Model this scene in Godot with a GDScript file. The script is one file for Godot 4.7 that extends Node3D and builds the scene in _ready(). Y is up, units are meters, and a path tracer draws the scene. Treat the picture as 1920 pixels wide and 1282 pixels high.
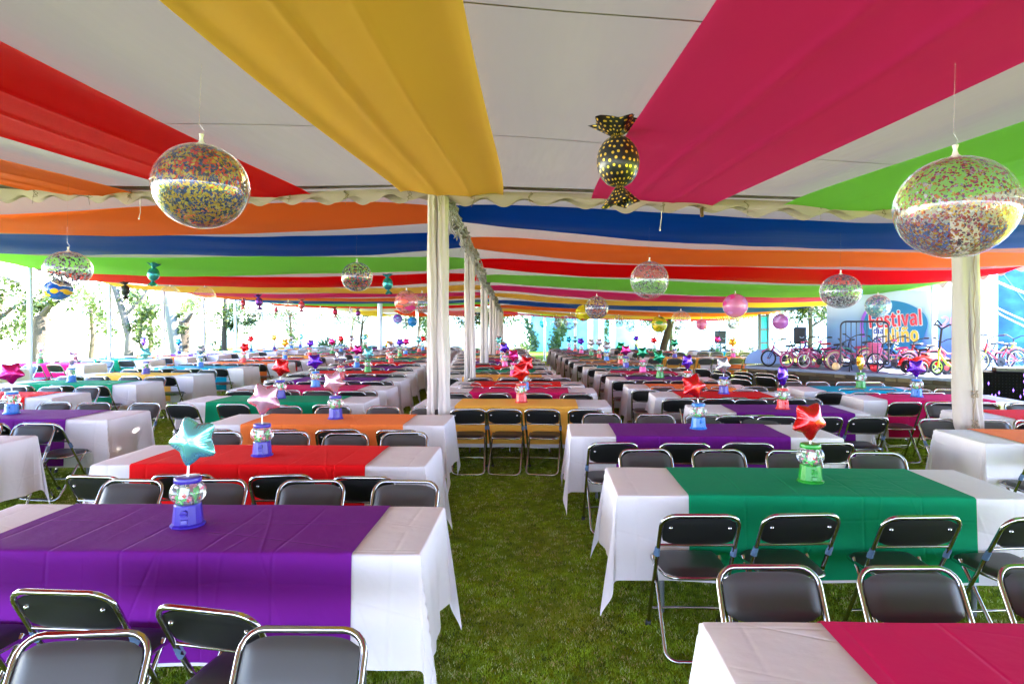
extends Node3D
# Children's festival under striped marquees: rows of clothed tables, folding chairs, balloons, a stage with bikes.

const EYE := 1.78
const F := 1200.0
const TOP := 0.74          # table height
const DROP := 0.50         # overhang of the cloths

# ------------------------------------------------------------------ mesh kit
class Kit:
	var v = PackedVector3Array()
	var n = PackedVector3Array()
	var t = PackedVector2Array()
	var c = PackedColorArray()
	var ix = PackedInt32Array()
	var tint = Color.WHITE
	func put(vs: PackedVector3Array, tris: PackedInt32Array, uvs := PackedVector2Array()) -> void:
		var off = v.size()
		var ns = PackedVector3Array()
		ns.resize(vs.size())
		for k in range(0, tris.size(), 3):
			var a = vs[tris[k]]
			var nn = (vs[tris[k + 2]] - a).cross(vs[tris[k + 1]] - a)
			ns[tris[k]] += nn
			ns[tris[k + 1]] += nn
			ns[tris[k + 2]] += nn
		for k in vs.size():
			n.append(ns[k].normalized() if ns[k].length_squared() > 1e-20 else Vector3.UP)
			c.append(tint)
			t.append(uvs[k] if uvs.size() else Vector2(vs[k].x + vs[k].z * 0.37, vs[k].y + vs[k].z * 0.61))
		v.append_array(vs)
		for k in tris:
			ix.append(k + off)
	func mesh(mat: Material = null) -> ArrayMesh:
		var m = ArrayMesh.new()
		var a = []
		a.resize(Mesh.ARRAY_MAX)
		a[Mesh.ARRAY_VERTEX] = v
		a[Mesh.ARRAY_NORMAL] = n
		a[Mesh.ARRAY_TEX_UV] = t
		a[Mesh.ARRAY_COLOR] = c
		a[Mesh.ARRAY_INDEX] = ix
		m.add_surface_from_arrays(Mesh.PRIMITIVE_TRIANGLES, a)
		if mat:
			m.surface_set_material(0, mat)
		return m
	func grid(us: Array, vs: Array, f: Callable, uvf = null, flip := false) -> void:
		var p = PackedVector3Array()
		var q = PackedVector2Array()
		for u in us:
			for w in vs:
				p.append(f.call(u, w))
				q.append((uvf as Callable).call(u, w) if uvf != null else Vector2(u, w))
		var tr = PackedInt32Array()
		var m = vs.size()
		for i in us.size() - 1:
			for j in m - 1:
				var a = i * m + j
				if flip:
					tr.append_array([a, a + 1, a + m, a + 1, a + m + 1, a + m])
				else:
					tr.append_array([a, a + m, a + 1, a + 1, a + m, a + m + 1])
		put(p, tr, q)
	func box(ctr: Vector3, size: Vector3, b := Basis.IDENTITY, bevel := 0.0) -> void:
		var h = size / 2.0
		if bevel > 0.0:
			# rounded-off box: a superellipsoid-like lathe is too heavy, chamfer the twelve edges
			var e = minf(bevel, minf(h.x, minf(h.y, h.z)) * 0.9)
			var pts = PackedVector3Array()
			var tr = PackedInt32Array()
			for ax in 3:
				for s in [-1.0, 1.0]:
					var u = (ax + 1) % 3
					var w = (ax + 2) % 3
					var o = pts.size()
					for k in 4:
						var p = Vector3.ZERO
						p[ax] = s * h[ax]
						p[u] = (h[u] - e) * (1.0 if k in [1, 2] else -1.0)
						p[w] = (h[w] - e) * (1.0 if k in [2, 3] else -1.0)
						pts.append(ctr + b * p)
					tr.append_array([o, o + 2, o + 1, o, o + 3, o + 2] if s > 0 else [o, o + 1, o + 2, o, o + 2, o + 3])
			put(pts, tr)
			for ax in 3:
				var u = (ax + 1) % 3
				var w = (ax + 2) % 3
				for su in [-1.0, 1.0]:
					for sw in [-1.0, 1.0]:
						var q = PackedVector3Array()
						for k in 4:
							var p = Vector3.ZERO
							p[ax] = (h[ax] - e) * (-1.0 if k in [0, 3] else 1.0)
							p[u] = su * (h[u] - (0.0 if k < 2 else e))
							p[w] = sw * (h[w] - (e if k < 2 else 0.0))
							q.append(ctr + b * p)
						put(q, PackedInt32Array([0, 1, 2, 0, 2, 3] if su * sw < 0 else [0, 2, 1, 0, 3, 2]))
			for sx in [-1.0, 1.0]:
				for sy in [-1.0, 1.0]:
					for sz in [-1.0, 1.0]:
						var q = PackedVector3Array([ctr + b * Vector3(sx * h.x, sy * (h.y - e), sz * (h.z - e)), ctr + b * Vector3(sx * (h.x - e), sy * h.y, sz * (h.z - e)), ctr + b * Vector3(sx * (h.x - e), sy * (h.y - e), sz * h.z)])
						put(q, PackedInt32Array([0, 2, 1] if sx * sy * sz > 0 else [0, 1, 2]))
			return
		for ax in 3:
			for s in [-1.0, 1.0]:
				var u = (ax + 1) % 3
				var w = (ax + 2) % 3
				var q = PackedVector3Array()
				for k in 4:
					var p = Vector3.ZERO
					p[ax] = s * h[ax]
					p[u] = h[u] * (1.0 if k in [1, 2] else -1.0)
					p[w] = h[w] * (1.0 if k in [2, 3] else -1.0)
					q.append(ctr + b * p)
				put(q, PackedInt32Array([0, 2, 1, 0, 3, 2] if s > 0 else [0, 1, 2, 0, 2, 3]))
	func tube(path: Array, r: float, sides := 8, r2 := -1.0, lobes := 0, depth := 0.0, closed := false) -> void:
		var m = path.size()
		var pts = PackedVector3Array()
		var uvs = PackedVector2Array()
		var tr = PackedInt32Array()
		var side = Vector3.ZERO
		for i in m:
			var a: Vector3 = path[maxi(i - 1, 0)] if not closed else path[(i + m - 1) % m]
			var z: Vector3 = path[mini(i + 1, m - 1)] if not closed else path[(i + 1) % m]
			var d = (z - a).normalized()
			if side == Vector3.ZERO:
				side = d.cross(Vector3.UP if absf(d.y) < 0.9 else Vector3.RIGHT).normalized()
			side = (side - d * side.dot(d)).normalized()
			var up = d.cross(side)
			var rr = r if r2 < 0.0 else lerpf(r, r2, float(i) / (m - 1))
			for k in sides + 1:
				var an = TAU * k / sides
				var q = rr
				if lobes > 0:
					q *= 1.0 + depth * sin(an * lobes + 0.35 * i) + depth * 0.5 * sin(an * (lobes + 2) - 0.5 * i)
				pts.append(path[i] + (side * cos(an) + up * sin(an)) * q)
				uvs.append(Vector2(float(k) / sides, float(i) / m))
		var w = sides + 1
		for i in (m if closed else m - 1):
			for k in sides:
				var a = i * w + k
				var b = ((i + 1) % m) * w + k
				tr.append_array([a, b, a + 1, a + 1, b, b + 1])
		put(pts, tr, uvs)
		if not closed:
			for e in [0, m - 1]:
				var o = PackedVector3Array([path[e]])
				for k in sides:
					o.append(pts[e * w + k])
				var ct = PackedInt32Array()
				for k in sides:
					var k2 = (k + 1) % sides
					ct.append_array([0, k + 1, k2 + 1] if e == 0 else [0, k2 + 1, k + 1])
				put(o, ct)
	func lathe(prof: Array, seg := 16, b := Transform3D.IDENTITY, lobes := 0, depth := 0.0) -> void:
		var us = []
		for i in prof.size():
			us.append(i)
		var ws = []
		for k in seg + 1:
			ws.append(float(k) / seg)
		grid(us, ws, func(i, w):
			var p: Vector2 = prof[i]
			var rr = p.x * (1.0 + depth * sin(TAU * w * lobes))
			return b * Vector3(cos(TAU * w) * rr, p.y, sin(TAU * w) * rr), func(i, w): return Vector2(w, float(i) / prof.size()), true)
	func disc(ctr: Vector3, nrm: Vector3, r: float, sides := 12) -> void:
		var s = nrm.cross(Vector3.UP if absf(nrm.y) < 0.9 else Vector3.RIGHT).normalized()
		var u = nrm.cross(s)
		var p = PackedVector3Array([ctr])
		for k in sides:
			p.append(ctr + (s * cos(TAU * k / sides) + u * sin(TAU * k / sides)) * r)
		var tr = PackedInt32Array()
		for k in sides:
			tr.append_array([0, (k + 1) % sides + 1, k + 1])
		put(p, tr)
	func leaf(p: Vector3, d: Vector3, nrm: Vector3, l: float, w: float) -> void:
		var s = d.cross(nrm).normalized() * w * 0.5
		var q = PackedVector3Array([p, p + d * l * 0.45 + s + nrm * l * 0.05, p + d * l, p + d * l * 0.45 - s + nrm * l * 0.05])
		put(q, PackedInt32Array([0, 1, 2, 0, 2, 3]))

# ------------------------------------------------------------------ naming
var used = {}
var mats = {}
var rng = RandomNumberGenerator.new()

func numbered(called: String) -> String:
	var k: int = used.get(called, 0)
	used[called] = k + 1
	return called if k == 0 else "%s_%03d" % [called, k]

func tag(o: Node3D, label: String, category: String, group := "", kind := "") -> Node3D:
	if label: o.set_meta("label", label)
	if category: o.set_meta("category", category)
	if group: o.set_meta("group", group)
	if kind: o.set_meta("kind", kind)
	return o

func thing(called: String, label: String, category: String, at := Vector3.ZERO, turn := 0.0, group := "") -> Node3D:
	var o = Node3D.new()
	o.name = numbered(called)
	add_child(o)
	o.position = at
	o.rotation.y = turn
	return tag(o, label, category, group)

func part(called: String, m: Mesh, mat: Material, parent: Node, at := Vector3.ZERO) -> MeshInstance3D:
	var o = MeshInstance3D.new()
	o.mesh = m
	if mat: o.material_override = mat
	o.position = at
	if parent == self:
		o.name = numbered(called)
		add_child(o)
	else:
		o.name = called
		if parent.has_node(NodePath(called)):
			var k = 1
			while parent.has_node(NodePath("%s_%03d" % [called, k])): k += 1
			o.name = "%s_%03d" % [called, k]
		parent.add_child(o)
	return o

func struct(called: String, m: Mesh, mat: Material, label := "") -> MeshInstance3D:
	var o = part(called, m, mat, self)
	tag(o, label, "", "", "structure")
	return o

func lin(a: float, b: float, n: int) -> Array:
	var o = []
	for i in n + 1: o.append(lerpf(a, b, float(i) / n))
	return o

func P(px: float, py: float, d: float) -> Vector3:
	return Vector3((px - 982.0) / F * d, EYE - (py - 605.0) / F * d, -d)

func nth(k: int) -> String:
	return ["first", "second", "third", "fourth", "fifth", "sixth", "seventh", "eighth", "ninth", "tenth", "eleventh", "twelfth", "thirteenth", "fourteenth", "fifteenth", "sixteenth", "seventeenth", "eighteenth", "nineteenth"][k]

func table_of(xs: Array, ys: Array, x: float) -> float:
	if x <= xs[0]: return ys[0]
	for i in xs.size() - 1:
		if x <= xs[i + 1]:
			return lerpf(ys[i], ys[i + 1], (x - xs[i]) / (xs[i + 1] - xs[i]))
	return ys[-1]

# ------------------------------------------------------------------ materials
func srgb(r: int, g: int, b: int) -> Color:
	return Color8(r, g, b)

func noise_tex(freq: float, seed_: int, as_normal: bool, strength := 4.0, ramp: Gradient = null, size := 512, octaves := 4, type := FastNoiseLite.TYPE_SIMPLEX_SMOOTH) -> NoiseTexture2D:
	var t = NoiseTexture2D.new()
	t.width = size
	t.height = size
	t.seamless = true
	var f = FastNoiseLite.new()
	f.seed = seed_
	f.noise_type = type
	f.frequency = freq
	f.fractal_octaves = octaves
	t.noise = f
	t.as_normal_map = as_normal
	t.bump_strength = strength
	if ramp: t.color_ramp = ramp
	return t

func grad(cols: Array) -> Gradient:
	var g = Gradient.new()
	var off = PackedFloat32Array()
	var cc = PackedColorArray()
	for i in cols.size():
		off.append(float(i) / (cols.size() - 1))
		cc.append(cols[i])
	g.offsets = off
	g.colors = cc
	return g

var cloth_normal: NoiseTexture2D
var crease_tex: ImageTexture
var drape_normal: NoiseTexture2D

func make_creases() -> ImageTexture:
	var w = 512
	var h = 512
	var im = Image.create(w, h, false, Image.FORMAT_RF)
	var r = RandomNumberGenerator.new()
	r.seed = 5
	var base = PackedFloat32Array()
	base.resize(w * h)
	var fn = FastNoiseLite.new()
	fn.frequency = 0.006
	fn.fractal_octaves = 3
	for y in h:
		for x in w:
			base[y * w + x] = 0.35 + 0.16 * fn.get_noise_2d(x, y * 0.6)
	var cut = func(vertical: bool, at: float, from: float, to: float, amp: float, slant: float):
		for k in range(int(from), int(to)):
			var c: float = at + slant * (k - from) + 2.0 * sin(k * 0.02)
			for j in range(-7, 8):
				var q = int(c) + j
				var g = exp(-pow((q - c) / 2.2, 2.0)) * amp * (1.0 - pow(absf(2.0 * (k - from) / (to - from) - 1.0), 3.0))
				q = posmod(q, 512)
				var id = (k * w + q) if vertical else (q * w + k)
				base[id] = base[id] + g
	for k in 5:
		cut.call(true, 50 + k * 103 + r.randf_range(-4, 4), 0, 512, 0.22, 0.0)
	for k in 3:
		cut.call(false, 90 + k * 165, 0, 512, 0.16, 0.0)
	for k in 9:
		cut.call(r.randf() < 0.5, r.randf_range(40, 470), r.randf_range(0, 240), r.randf_range(300, 512), r.randf_range(-0.25, 0.3), r.randf_range(-0.5, 0.5))
	for y in h:
		for x in w:
			im.set_pixel(x, y, Color(clampf(base[y * w + x], 0, 1), 0, 0))
	return ImageTexture.create_from_image(im)

func cloth(c: Color, back := 0.25, creased := true) -> StandardMaterial3D:
	var key = "cloth%s%s%s" % [c.to_html(), back, creased]
	if mats.has(key): return mats[key]
	var m = StandardMaterial3D.new()
	m.resource_name = "fabric"
	m.albedo_color = c
	m.roughness = 0.78
	m.metallic_specular = 0.2
	m.rim_enabled = true
	m.rim = 0.12
	m.rim_tint = 0.6
	m.normal_enabled = true
	m.normal_texture = cloth_normal
	m.normal_scale = 0.35
	if creased:
		m.heightmap_enabled = true
		m.heightmap_texture = crease_tex
		m.heightmap_scale = 1.2 if c.s < 0.1 else 1.5
	m.backlight_enabled = true
	m.backlight = through(c, back)
	m.cull_mode = BaseMaterial3D.CULL_DISABLED
	mats[key] = m
	return m

func through(c: Color, share: float) -> Color:
	var l = c.srgb_to_linear()
	var top = maxf(l.r, maxf(l.g, l.b))
	share *= minf(1.0, 0.15 + 1.1 * top)
	return Color(l.r / top * share, l.g / top * share, l.b / top * share).linear_to_srgb()

func drape_mat(c: Color, back := 1.2) -> StandardMaterial3D:
	var key = "drape%s%s" % [c.to_html(), back]
	if mats.has(key): return mats[key]
	var m = StandardMaterial3D.new()
	m.resource_name = "satin"
	m.albedo_color = c
	m.roughness = 0.6
	m.metallic_specular = 0.12
	m.rim_enabled = true
	m.rim = 0.12
	m.rim_tint = 0.9
	m.normal_enabled = true
	m.normal_texture = drape_normal
	m.normal_scale = 0.5
	m.backlight_enabled = true
	m.backlight = through(c, back)
	m.cull_mode = BaseMaterial3D.CULL_DISABLED
	mats[key] = m
	return m

func plain(c: Color, rough := 0.6, metal := 0.0, spec := 0.5) -> StandardMaterial3D:
	var key = "plain%s%s%s%s" % [c.to_html(), rough, metal, spec]
	if mats.has(key): return mats[key]
	var m = StandardMaterial3D.new()
	m.resource_name = "surface"
	m.albedo_color = c
	m.roughness = rough
	m.metallic = metal
	m.metallic_specular = spec
	mats[key] = m
	return m

func foil(c: Color) -> StandardMaterial3D:
	var key = "foil" + c.to_html()
	if mats.has(key): return mats[key]
	var m = StandardMaterial3D.new()
	m.resource_name = "foil"
	m.albedo_color = c
	m.metallic = 0.72
	m.roughness = 0.24
	m.normal_enabled = true
	m.normal_texture = cloth_normal
	m.normal_scale = 0.12
	m.uv1_scale = Vector3(1.5, 1.5, 1.5)
	m.clearcoat_enabled = true
	m.clearcoat = 0.5
	m.clearcoat_roughness = 0.08
	mats[key] = m
	return m

func clear(c: Color, a: float) -> StandardMaterial3D:
	var key = "clear%s%s" % [c.to_html(), a]
	if mats.has(key): return mats[key]
	var m = StandardMaterial3D.new()
	m.resource_name = "clear_vinyl"
	m.albedo_color = Color(c, a)
	m.transparency = BaseMaterial3D.TRANSPARENCY_ALPHA
	m.roughness = 0.04
	m.metallic_specular = 0.5
	m.cull_mode = BaseMaterial3D.CULL_DISABLED
	mats[key] = m
	return m

func vcol(rough := 0.6, metal := 0.0, back := 0.0) -> StandardMaterial3D:
	var key = "vcol%s%s%s" % [rough, metal, back]
	if mats.has(key): return mats[key]
	var m = StandardMaterial3D.new()
	m.resource_name = "coloured"
	m.vertex_color_use_as_albedo = true
	m.roughness = rough
	m.metallic = metal
	if back > 0.0:
		m.backlight_enabled = true
		m.backlight = Color(back, back, back).linear_to_srgb()
	m.cull_mode = BaseMaterial3D.CULL_DISABLED
	mats[key] = m
	return m

const COL := {
	"purple": Color8(112, 26, 132), "red": Color8(238, 18, 24), "green": Color8(12, 140, 94), "orange": Color8(255, 130, 62), "yellow": Color8(255, 186, 78),
	"magenta": Color8(220, 26, 96), "teal": Color8(12, 162, 194),
}
const DR := {"orange": Color8(255, 120, 52), "blue": Color8(2, 50, 132), "green": Color8(116, 190, 70), "red": Color8(220, 4, 10), "yellow": Color8(255, 203, 84), "magenta": Color8(214, 48, 110)}
const PLASTIC := {"blue": Color8(0, 104, 190), "purple": Color8(50, 28, 150), "red": Color8(206, 26, 28), "green": Color8(20, 136, 36), "pink": Color8(226, 60, 150), "orange": Color8(246, 150, 40)}
const STAR := {"teal": Color8(120, 208, 212), "lilac": Color8(222, 170, 196), "red": Color8(222, 20, 26), "purple": Color8(92, 36, 190), "green": Color8(0, 128, 84), "gold": Color8(232, 170, 40), "silver": Color8(178, 172, 180), "magenta": Color8(206, 26, 120), "blue": Color8(0, 140, 160)}

# ------------------------------------------------------------------ tent heights
const LD := [7.4, 8.3, 10.5, 12.7, 14.9, 17.1, 19.3, 21.5, 23.7, 26.0, 28.0, 30.5]
const LH := [3.38, 3.33, 3.23, 3.09, 2.87, 2.74, 2.67, 2.64, 2.60, 2.57, 2.54, 2.46]
const RD := [6.0, 7.7, 9.9, 12.1, 14.3, 16.5, 18.7, 20.9, 23.1, 25.3, 27.5, 30.5]
const RH := [3.2, 3.14, 3.0, 2.93, 2.76, 2.60, 2.52, 2.43, 2.30, 2.19, 2.1, 2.05]
const GX := -1.0           # the gutter between the two long tents
const LX := -11.3          # left eave
const RX := 9.4            # right eave

func line_d(x: float) -> float:      # where the near tent meets the long tents
	return 7.6 - 0.18 * (x + 1.0)
func line_h(x: float) -> float:
	return table_of([-12.0, -7.1, -3.9, -1.0, 1.3, 2.8, 4.55, 6.0, 10.0], [3.72, 3.6, 3.44, 3.36, 3.2, 3.08, 2.98, 2.9, 2.75], x)
func h_near(x: float, d: float) -> float:
	var back = line_d(x) - d
	return line_h(x) - 0.028 * back - 0.10 * sin(clampf(back / 9.0, 0, 1) * PI)
func h_left(x: float, d: float) -> float:
	var u = (x - (GX + LX) / 2.0) / ((GX - LX) / 2.0)
	return table_of(LD, LH, d) + 0.15 * pow(absf(u), 3.0)
func h_right(x: float, d: float) -> float:
	var u = (x - (GX + RX) / 2.0) / ((RX - GX) / 2.0)
	return table_of(RD, RH, d) + 0.19 * pow(absf(u), 3.0) - 0.028 * (x - 0.5)
func ceiling(x: float, d: float) -> float:
	if d < line_d(x): return h_near(x, d)
	return h_left(x, d) if x < GX else h_right(x, d)

# ==================================================================
func _ready() -> void:
	rng.seed = 11
	# camera, sky, sun, exposure
	var cam = Camera3D.new()
	cam.name = "camera"
	cam.projection = Camera3D.PROJECTION_FRUSTUM
	cam.near = 0.05
	cam.far = 400.0
	cam.size = 0.05 * 1282.0 / F
	cam.frustum_offset = Vector2(-22.0 / F, -36.0 / F) * 0.05
	cam.position = Vector3(0, EYE, 0)
	add_child(cam)
	cam.make_current()
	var we = WorldEnvironment.new()
	we.name = "world_environment"
	var e = Environment.new()
	e.background_mode = Environment.BG_SKY
	var sky = Sky.new()
	var sm = ProceduralSkyMaterial.new()
	sm.sky_top_color = Color8(116, 162, 224)
	sm.sky_horizon_color = Color8(210, 221, 240)
	sm.sky_curve = 0.12
	sm.sky_energy_multiplier = 1.0
	sm.ground_bottom_color = Color8(120, 118, 96)
	sm.ground_horizon_color = Color8(206, 224, 244)
	sky.sky_material = sm
	e.sky = sky
	e.tonemap_mode = Environment.TONE_MAPPER_LINEAR
	e.tonemap_exposure = 22.5
	e.sdfgi_enabled = true
	e.ssao_enabled = true
	e.ssil_enabled = true
	we.environment = e
	add_child(we)
	var sun = DirectionalLight3D.new()
	sun.name = "sun"
	sun.light_energy = 1.6
	sun.light_color = Color(1.0, 0.965, 0.91)
	sun.light_angular_distance = 0.5
	sun.shadow_enabled = true
	add_child(sun)
	sun.look_at_from_position(Vector3(0.73, 0.64, -0.24) * 10.0, Vector3.ZERO)

	cloth_normal = noise_tex(0.02, 3, true, 2.5, null, 512, 5)
	drape_normal = noise_tex(0.012, 9, true, 2.0, null, 512, 3)
	crease_tex = make_creases()

	build_ground()
	build_tents()
	build_poles()
	build_surroundings()
	build_stage()
	build_tables()
	build_balloons()
	build_stage_things()
	build_grass()

# ------------------------------------------------------------------ ground
func build_ground() -> void:
	var k = Kit.new()
	k.grid(lin(-60, 60, 24), lin(12, -90, 20), func(x, z): return Vector3(x, 0, z), null, true)
	var m = StandardMaterial3D.new()
	m.resource_name = "lawn"
	m.albedo_texture = noise_tex(0.05, 21, false, 1, grad([Color(0.10, 0.165, 0.006).linear_to_srgb(), Color(0.17, 0.25, 0.008).linear_to_srgb(), Color(0.23, 0.32, 0.014).linear_to_srgb(), Color(0.27, 0.22, 0.05).linear_to_srgb()]), 1024, 6)
	m.uv1_triplanar = true
	m.uv1_world_triplanar = true
	m.uv1_scale = Vector3(0.55, 0.55, 0.55)
	m.roughness = 0.95
	m.metallic_specular = 0.2
	m.heightmap_enabled = true
	m.heightmap_texture = noise_tex(0.09, 22, false, 1, null, 512, 5)
	m.heightmap_scale = 2.0
	struct("ground", k.mesh(), m)

func build_grass() -> void:
	var k = Kit.new()
	var r = RandomNumberGenerator.new()
	r.seed = 77
	for i in 6:
		var p = Vector3(r.randf_range(-0.02, 0.02), 0, r.randf_range(-0.02, 0.02))
		var d = Vector3(r.randf_range(-0.5, 0.5), 1.0, r.randf_range(-0.5, 0.5)).normalized()
		var s = d.cross(Vector3(r.randf_range(-1, 1), 0.1, r.randf_range(-1, 1)).normalized()).normalized() * 0.0030
		var l = r.randf_range(0.010, 0.020)
		k.put(PackedVector3Array([p - s, p + s, p + d * l]), PackedInt32Array([0, 2, 1]))
	var mm = MultiMesh.new()
	mm.transform_format = MultiMesh.TRANSFORM_3D
	mm.use_colors = true
	mm.mesh = k.mesh(vcol(0.7, 0.0, 0.3))
	var n = 150000
	var patch = FastNoiseLite.new()
	patch.seed = 8
	patch.frequency = 0.09
	patch.fractal_octaves = 3
	mm.instance_count = n
	for i in n:
		var d = 1.5 + 12.5 * pow(r.randf(), 1.35)
		var lo = maxf(-7.5, -0.9 * d)
		var hi = minf(8.5, 0.85 * d)
		var x = lerpf(lo, hi, r.randf())
		if i % 3 == 0:
			x = r.randf_range(-1.6, 1.6)
		var b = Basis(Vector3.UP, r.randf() * TAU).scaled(Vector3.ONE * r.randf_range(0.7, 1.35))
		mm.set_instance_transform(i, Transform3D(b, Vector3(x, -0.002, -d)))
		var q = r.randf()
		var c = Color(0.20, 0.34, 0.008).lerp(Color(0.42, 0.60, 0.02), r.randf()).lerp(Color(0.36, 0.31, 0.05), 0.6 * clampf(patch.get_noise_2d(x * 10.0, d * 10.0) * 1.6, 0.0, 0.7)) * (0.85 + 0.5 * patch.get_noise_2d(x * 30.0 + 90.0, d * 30.0))
		if q < 0.08: c = Color(0.55, 0.46, 0.16)
		elif q < 0.2: c = Color(0.06, 0.10, 0.008)
		elif q > 0.95: c = Color(0.66, 0.72, 0.30)
		mm.set_instance_color(i, c)
	var o = MultiMeshInstance3D.new()
	o.multimesh = mm
	o.name = "grass"
	add_child(o)
	tag(o, "short mown lawn grass under and between the tables", "grass", "", "stuff")

# ------------------------------------------------------------------ tents
func strip(called: String, label: String, c: Color, along: Array, across: Array, f: Callable, grp: String) -> void:
	var k = Kit.new()
	k.grid(along, across, f, func(a, b): return Vector2(a * 0.35, b))
	var o = part(called, k.mesh(), drape_mat(c), self)
	tag(o, label, "fabric drape", grp)

func build_tents() -> void:
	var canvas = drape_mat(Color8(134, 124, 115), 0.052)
	var fn = FastNoiseLite.new()
	fn.seed = 4
	fn.frequency = 0.35
	# roofs
	var k = Kit.new()
	k.grid(lin(-11.0, 10.0, 34), lin(0.0, 1.0, 22), func(x, w):
		var d = lerpf(line_d(x) + 0.12, -9.0, w)
		return Vector3(x, h_near(x, d) + 0.06 + 0.02 * fn.get_noise_2d(x * 2, d * 2), -d))
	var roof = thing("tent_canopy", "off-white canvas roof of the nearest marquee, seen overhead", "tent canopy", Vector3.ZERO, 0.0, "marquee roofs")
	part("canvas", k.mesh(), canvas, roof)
	# seam sewn across the near roof
	var seam = Kit.new()
	for dd in [4.9, 2.7]:
		seam.grid(lin(-9.0, 8.5, 40), [-0.007, 0.0, 0.007], func(x, w):
			var d = dd + 0.03 * x + w
			return Vector3(x, h_near(x, d) + 0.052 - 0.002 * (1.0 - absf(w) * 140.0) + 0.02 * fn.get_noise_2d(x * 2, d * 2), -d))
	part("seam", seam.mesh(), canvas, roof)
	k = Kit.new()
	k.grid(lin(LX, GX - 0.02, 18), lin(0.0, 1.0, 34), func(x, w):
		var d = lerpf(line_d(x) - 0.06, 30.0, w * w * 0.35 + w * 0.65)
		return Vector3(x, lerpf(line_h(x) + 0.05, h_left(x, d) + 0.08, smoothstep(0.0, 0.9, d - line_d(x))), -d))
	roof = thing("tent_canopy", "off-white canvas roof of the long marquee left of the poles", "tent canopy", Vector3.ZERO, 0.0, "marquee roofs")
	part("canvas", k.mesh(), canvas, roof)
	var lroof = roof
	k = Kit.new()
	k.grid(lin(GX + 0.02, RX, 18), lin(0.0, 1.0, 34), func(x, w):
		var d = lerpf(line_d(x) - 0.06, 30.0, w * w * 0.35 + w * 0.65)
		return Vector3(x, lerpf(line_h(x) + 0.05, h_right(x, d) + 0.08, smoothstep(0.0, 0.9, d - line_d(x))), -d))
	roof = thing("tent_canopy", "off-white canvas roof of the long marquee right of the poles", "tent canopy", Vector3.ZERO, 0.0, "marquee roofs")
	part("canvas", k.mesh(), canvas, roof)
	var rroof = roof
	k = Kit.new()
	k.grid(lin(7.5, 30.0, 40), [0.0, 1.0], func(d, w): return Vector3(GX - 0.03 + 0.06 * w, 0.005 + lerpf(line_h(GX) + 0.05, (h_left(GX, d) if w < 0.5 else h_right(GX, d)) + 0.08, smoothstep(0.0, 0.9, d - line_d(GX))), -d))
	part("gutter_flap", k.mesh(), canvas, lroof)
	# eave valances with scallops
	var val = drape_mat(Color8(172, 154, 146), 0.05)
	var scallop = func(kit: Kit, pts: Callable, n: int, period: float, length: float, drop: float, out: Vector3):
		kit.grid(lin(0, 1, n), [0.0, 0.5, 1.0], func(u, w):
			var p: Vector3 = pts.call(u)
			var s = u * length / period
			var edge = drop * (0.46 + 0.54 * (0.5 - 0.5 * cos(TAU * s)) * (0.85 + 0.15 * sin(s * 1.7)))
			return p + Vector3(0, -edge * w, 0) + out * (0.02 * sin(u * 37.0) + 0.03 * w * sin(u * 53.0 + 1.0)))
	k = Kit.new()
	scallop.call(k, func(u): return Vector3(LX - 0.02, h_left(LX, lerpf(9.6, 30, u)) + 0.08, -lerpf(9.6, 30, u)), 400, 0.46, 20.4, 0.13, Vector3(1, 0, 0))
	part("valance", k.mesh(), val, lroof)
	k = Kit.new()
	scallop.call(k, func(u): return Vector3(RX + 0.02, h_right(RX, lerpf(5.9, 30, u)) + 0.08, -lerpf(5.9, 30, u)), 390, 0.46, 24.1, 0.24, Vector3(1, 0, 0))
	part("valance", k.mesh(), val, rroof)
	# valance pair along the seam between near and long tents
	var nroof: Node3D = get_node("tent_canopy")
	for s in 2:
		k = Kit.new()
		var x0 = -11.0 if s == 0 else GX + 0.07
		var x1 = GX - 0.16 if s == 0 else 10.0
		for lay in 2:
			var ph = 0.23 * lay
			scallop.call(k, func(u):
				var x = lerpf(x0, x1, u)
				return Vector3(x, line_h(x) - 0.0 + 0.012 * sin(x * 3.1 + lay), -line_d(x) + 0.03 - 0.10 * lay), 420, 0.47 + 0.004 * lay, absf(x1 - x0) + ph, 0.155 + 0.02 * lay, Vector3(0, 0, 1))
		var o = part("valance", k.mesh(), val, nroof)
	# pipe and lacing under the junction
	k = Kit.new()
	var path = []
	for x in lin(-11, 10, 40): path.append(Vector3(x, line_h(x) - 0.015, -line_d(x) - 0.05))
	k.tube(path, 0.018, 8)
	part("edge_pipe", k.mesh(), plain(Color8(190, 184, 176), 0.45, 0.4), nroof)
	k = Kit.new()
	for i in 26:
		var x = -9.5 + i * 0.74 + rng.randf_range(-0.12, 0.12)
		if absf(x - GX) < 0.3: continue
		var b = Vector3(x, line_h(x) - 0.01, -line_d(x) + 0.055)
		var loop = []
		for j in 9:
			loop.append(b + Vector3(0.03 * sin(j * 1.9 + i), -0.05 + 0.055 * cos(TAU * j / 8.0), 0.02 * sin(j * 2.3)))
		k.tube(loop, 0.004, 5)
		k.tube([b, b + Vector3(rng.randf_range(-0.02, 0.02), -0.1, 0.01), b + Vector3(rng.randf_range(-0.03, 0.03), -rng.randf_range(0.13, 0.2), 0.01)], 0.0025, 4)
	part("lacing", k.mesh(), plain(Color8(120, 104, 84), 0.9), nroof).set_meta("kind", "stuff")
	# near drapes: bands running toward the camera
	var near = [["blue", -8.9, -7.3], ["orange", -6.6, -5.02], ["red", -4.15, -2.56], ["yellow", -1.5, -0.22], ["magenta", 0.7, 2.1], ["green", 2.72, 4.15], ["blue", 4.95, 6.35], ["orange", 7.2, 8.6]]
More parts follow.
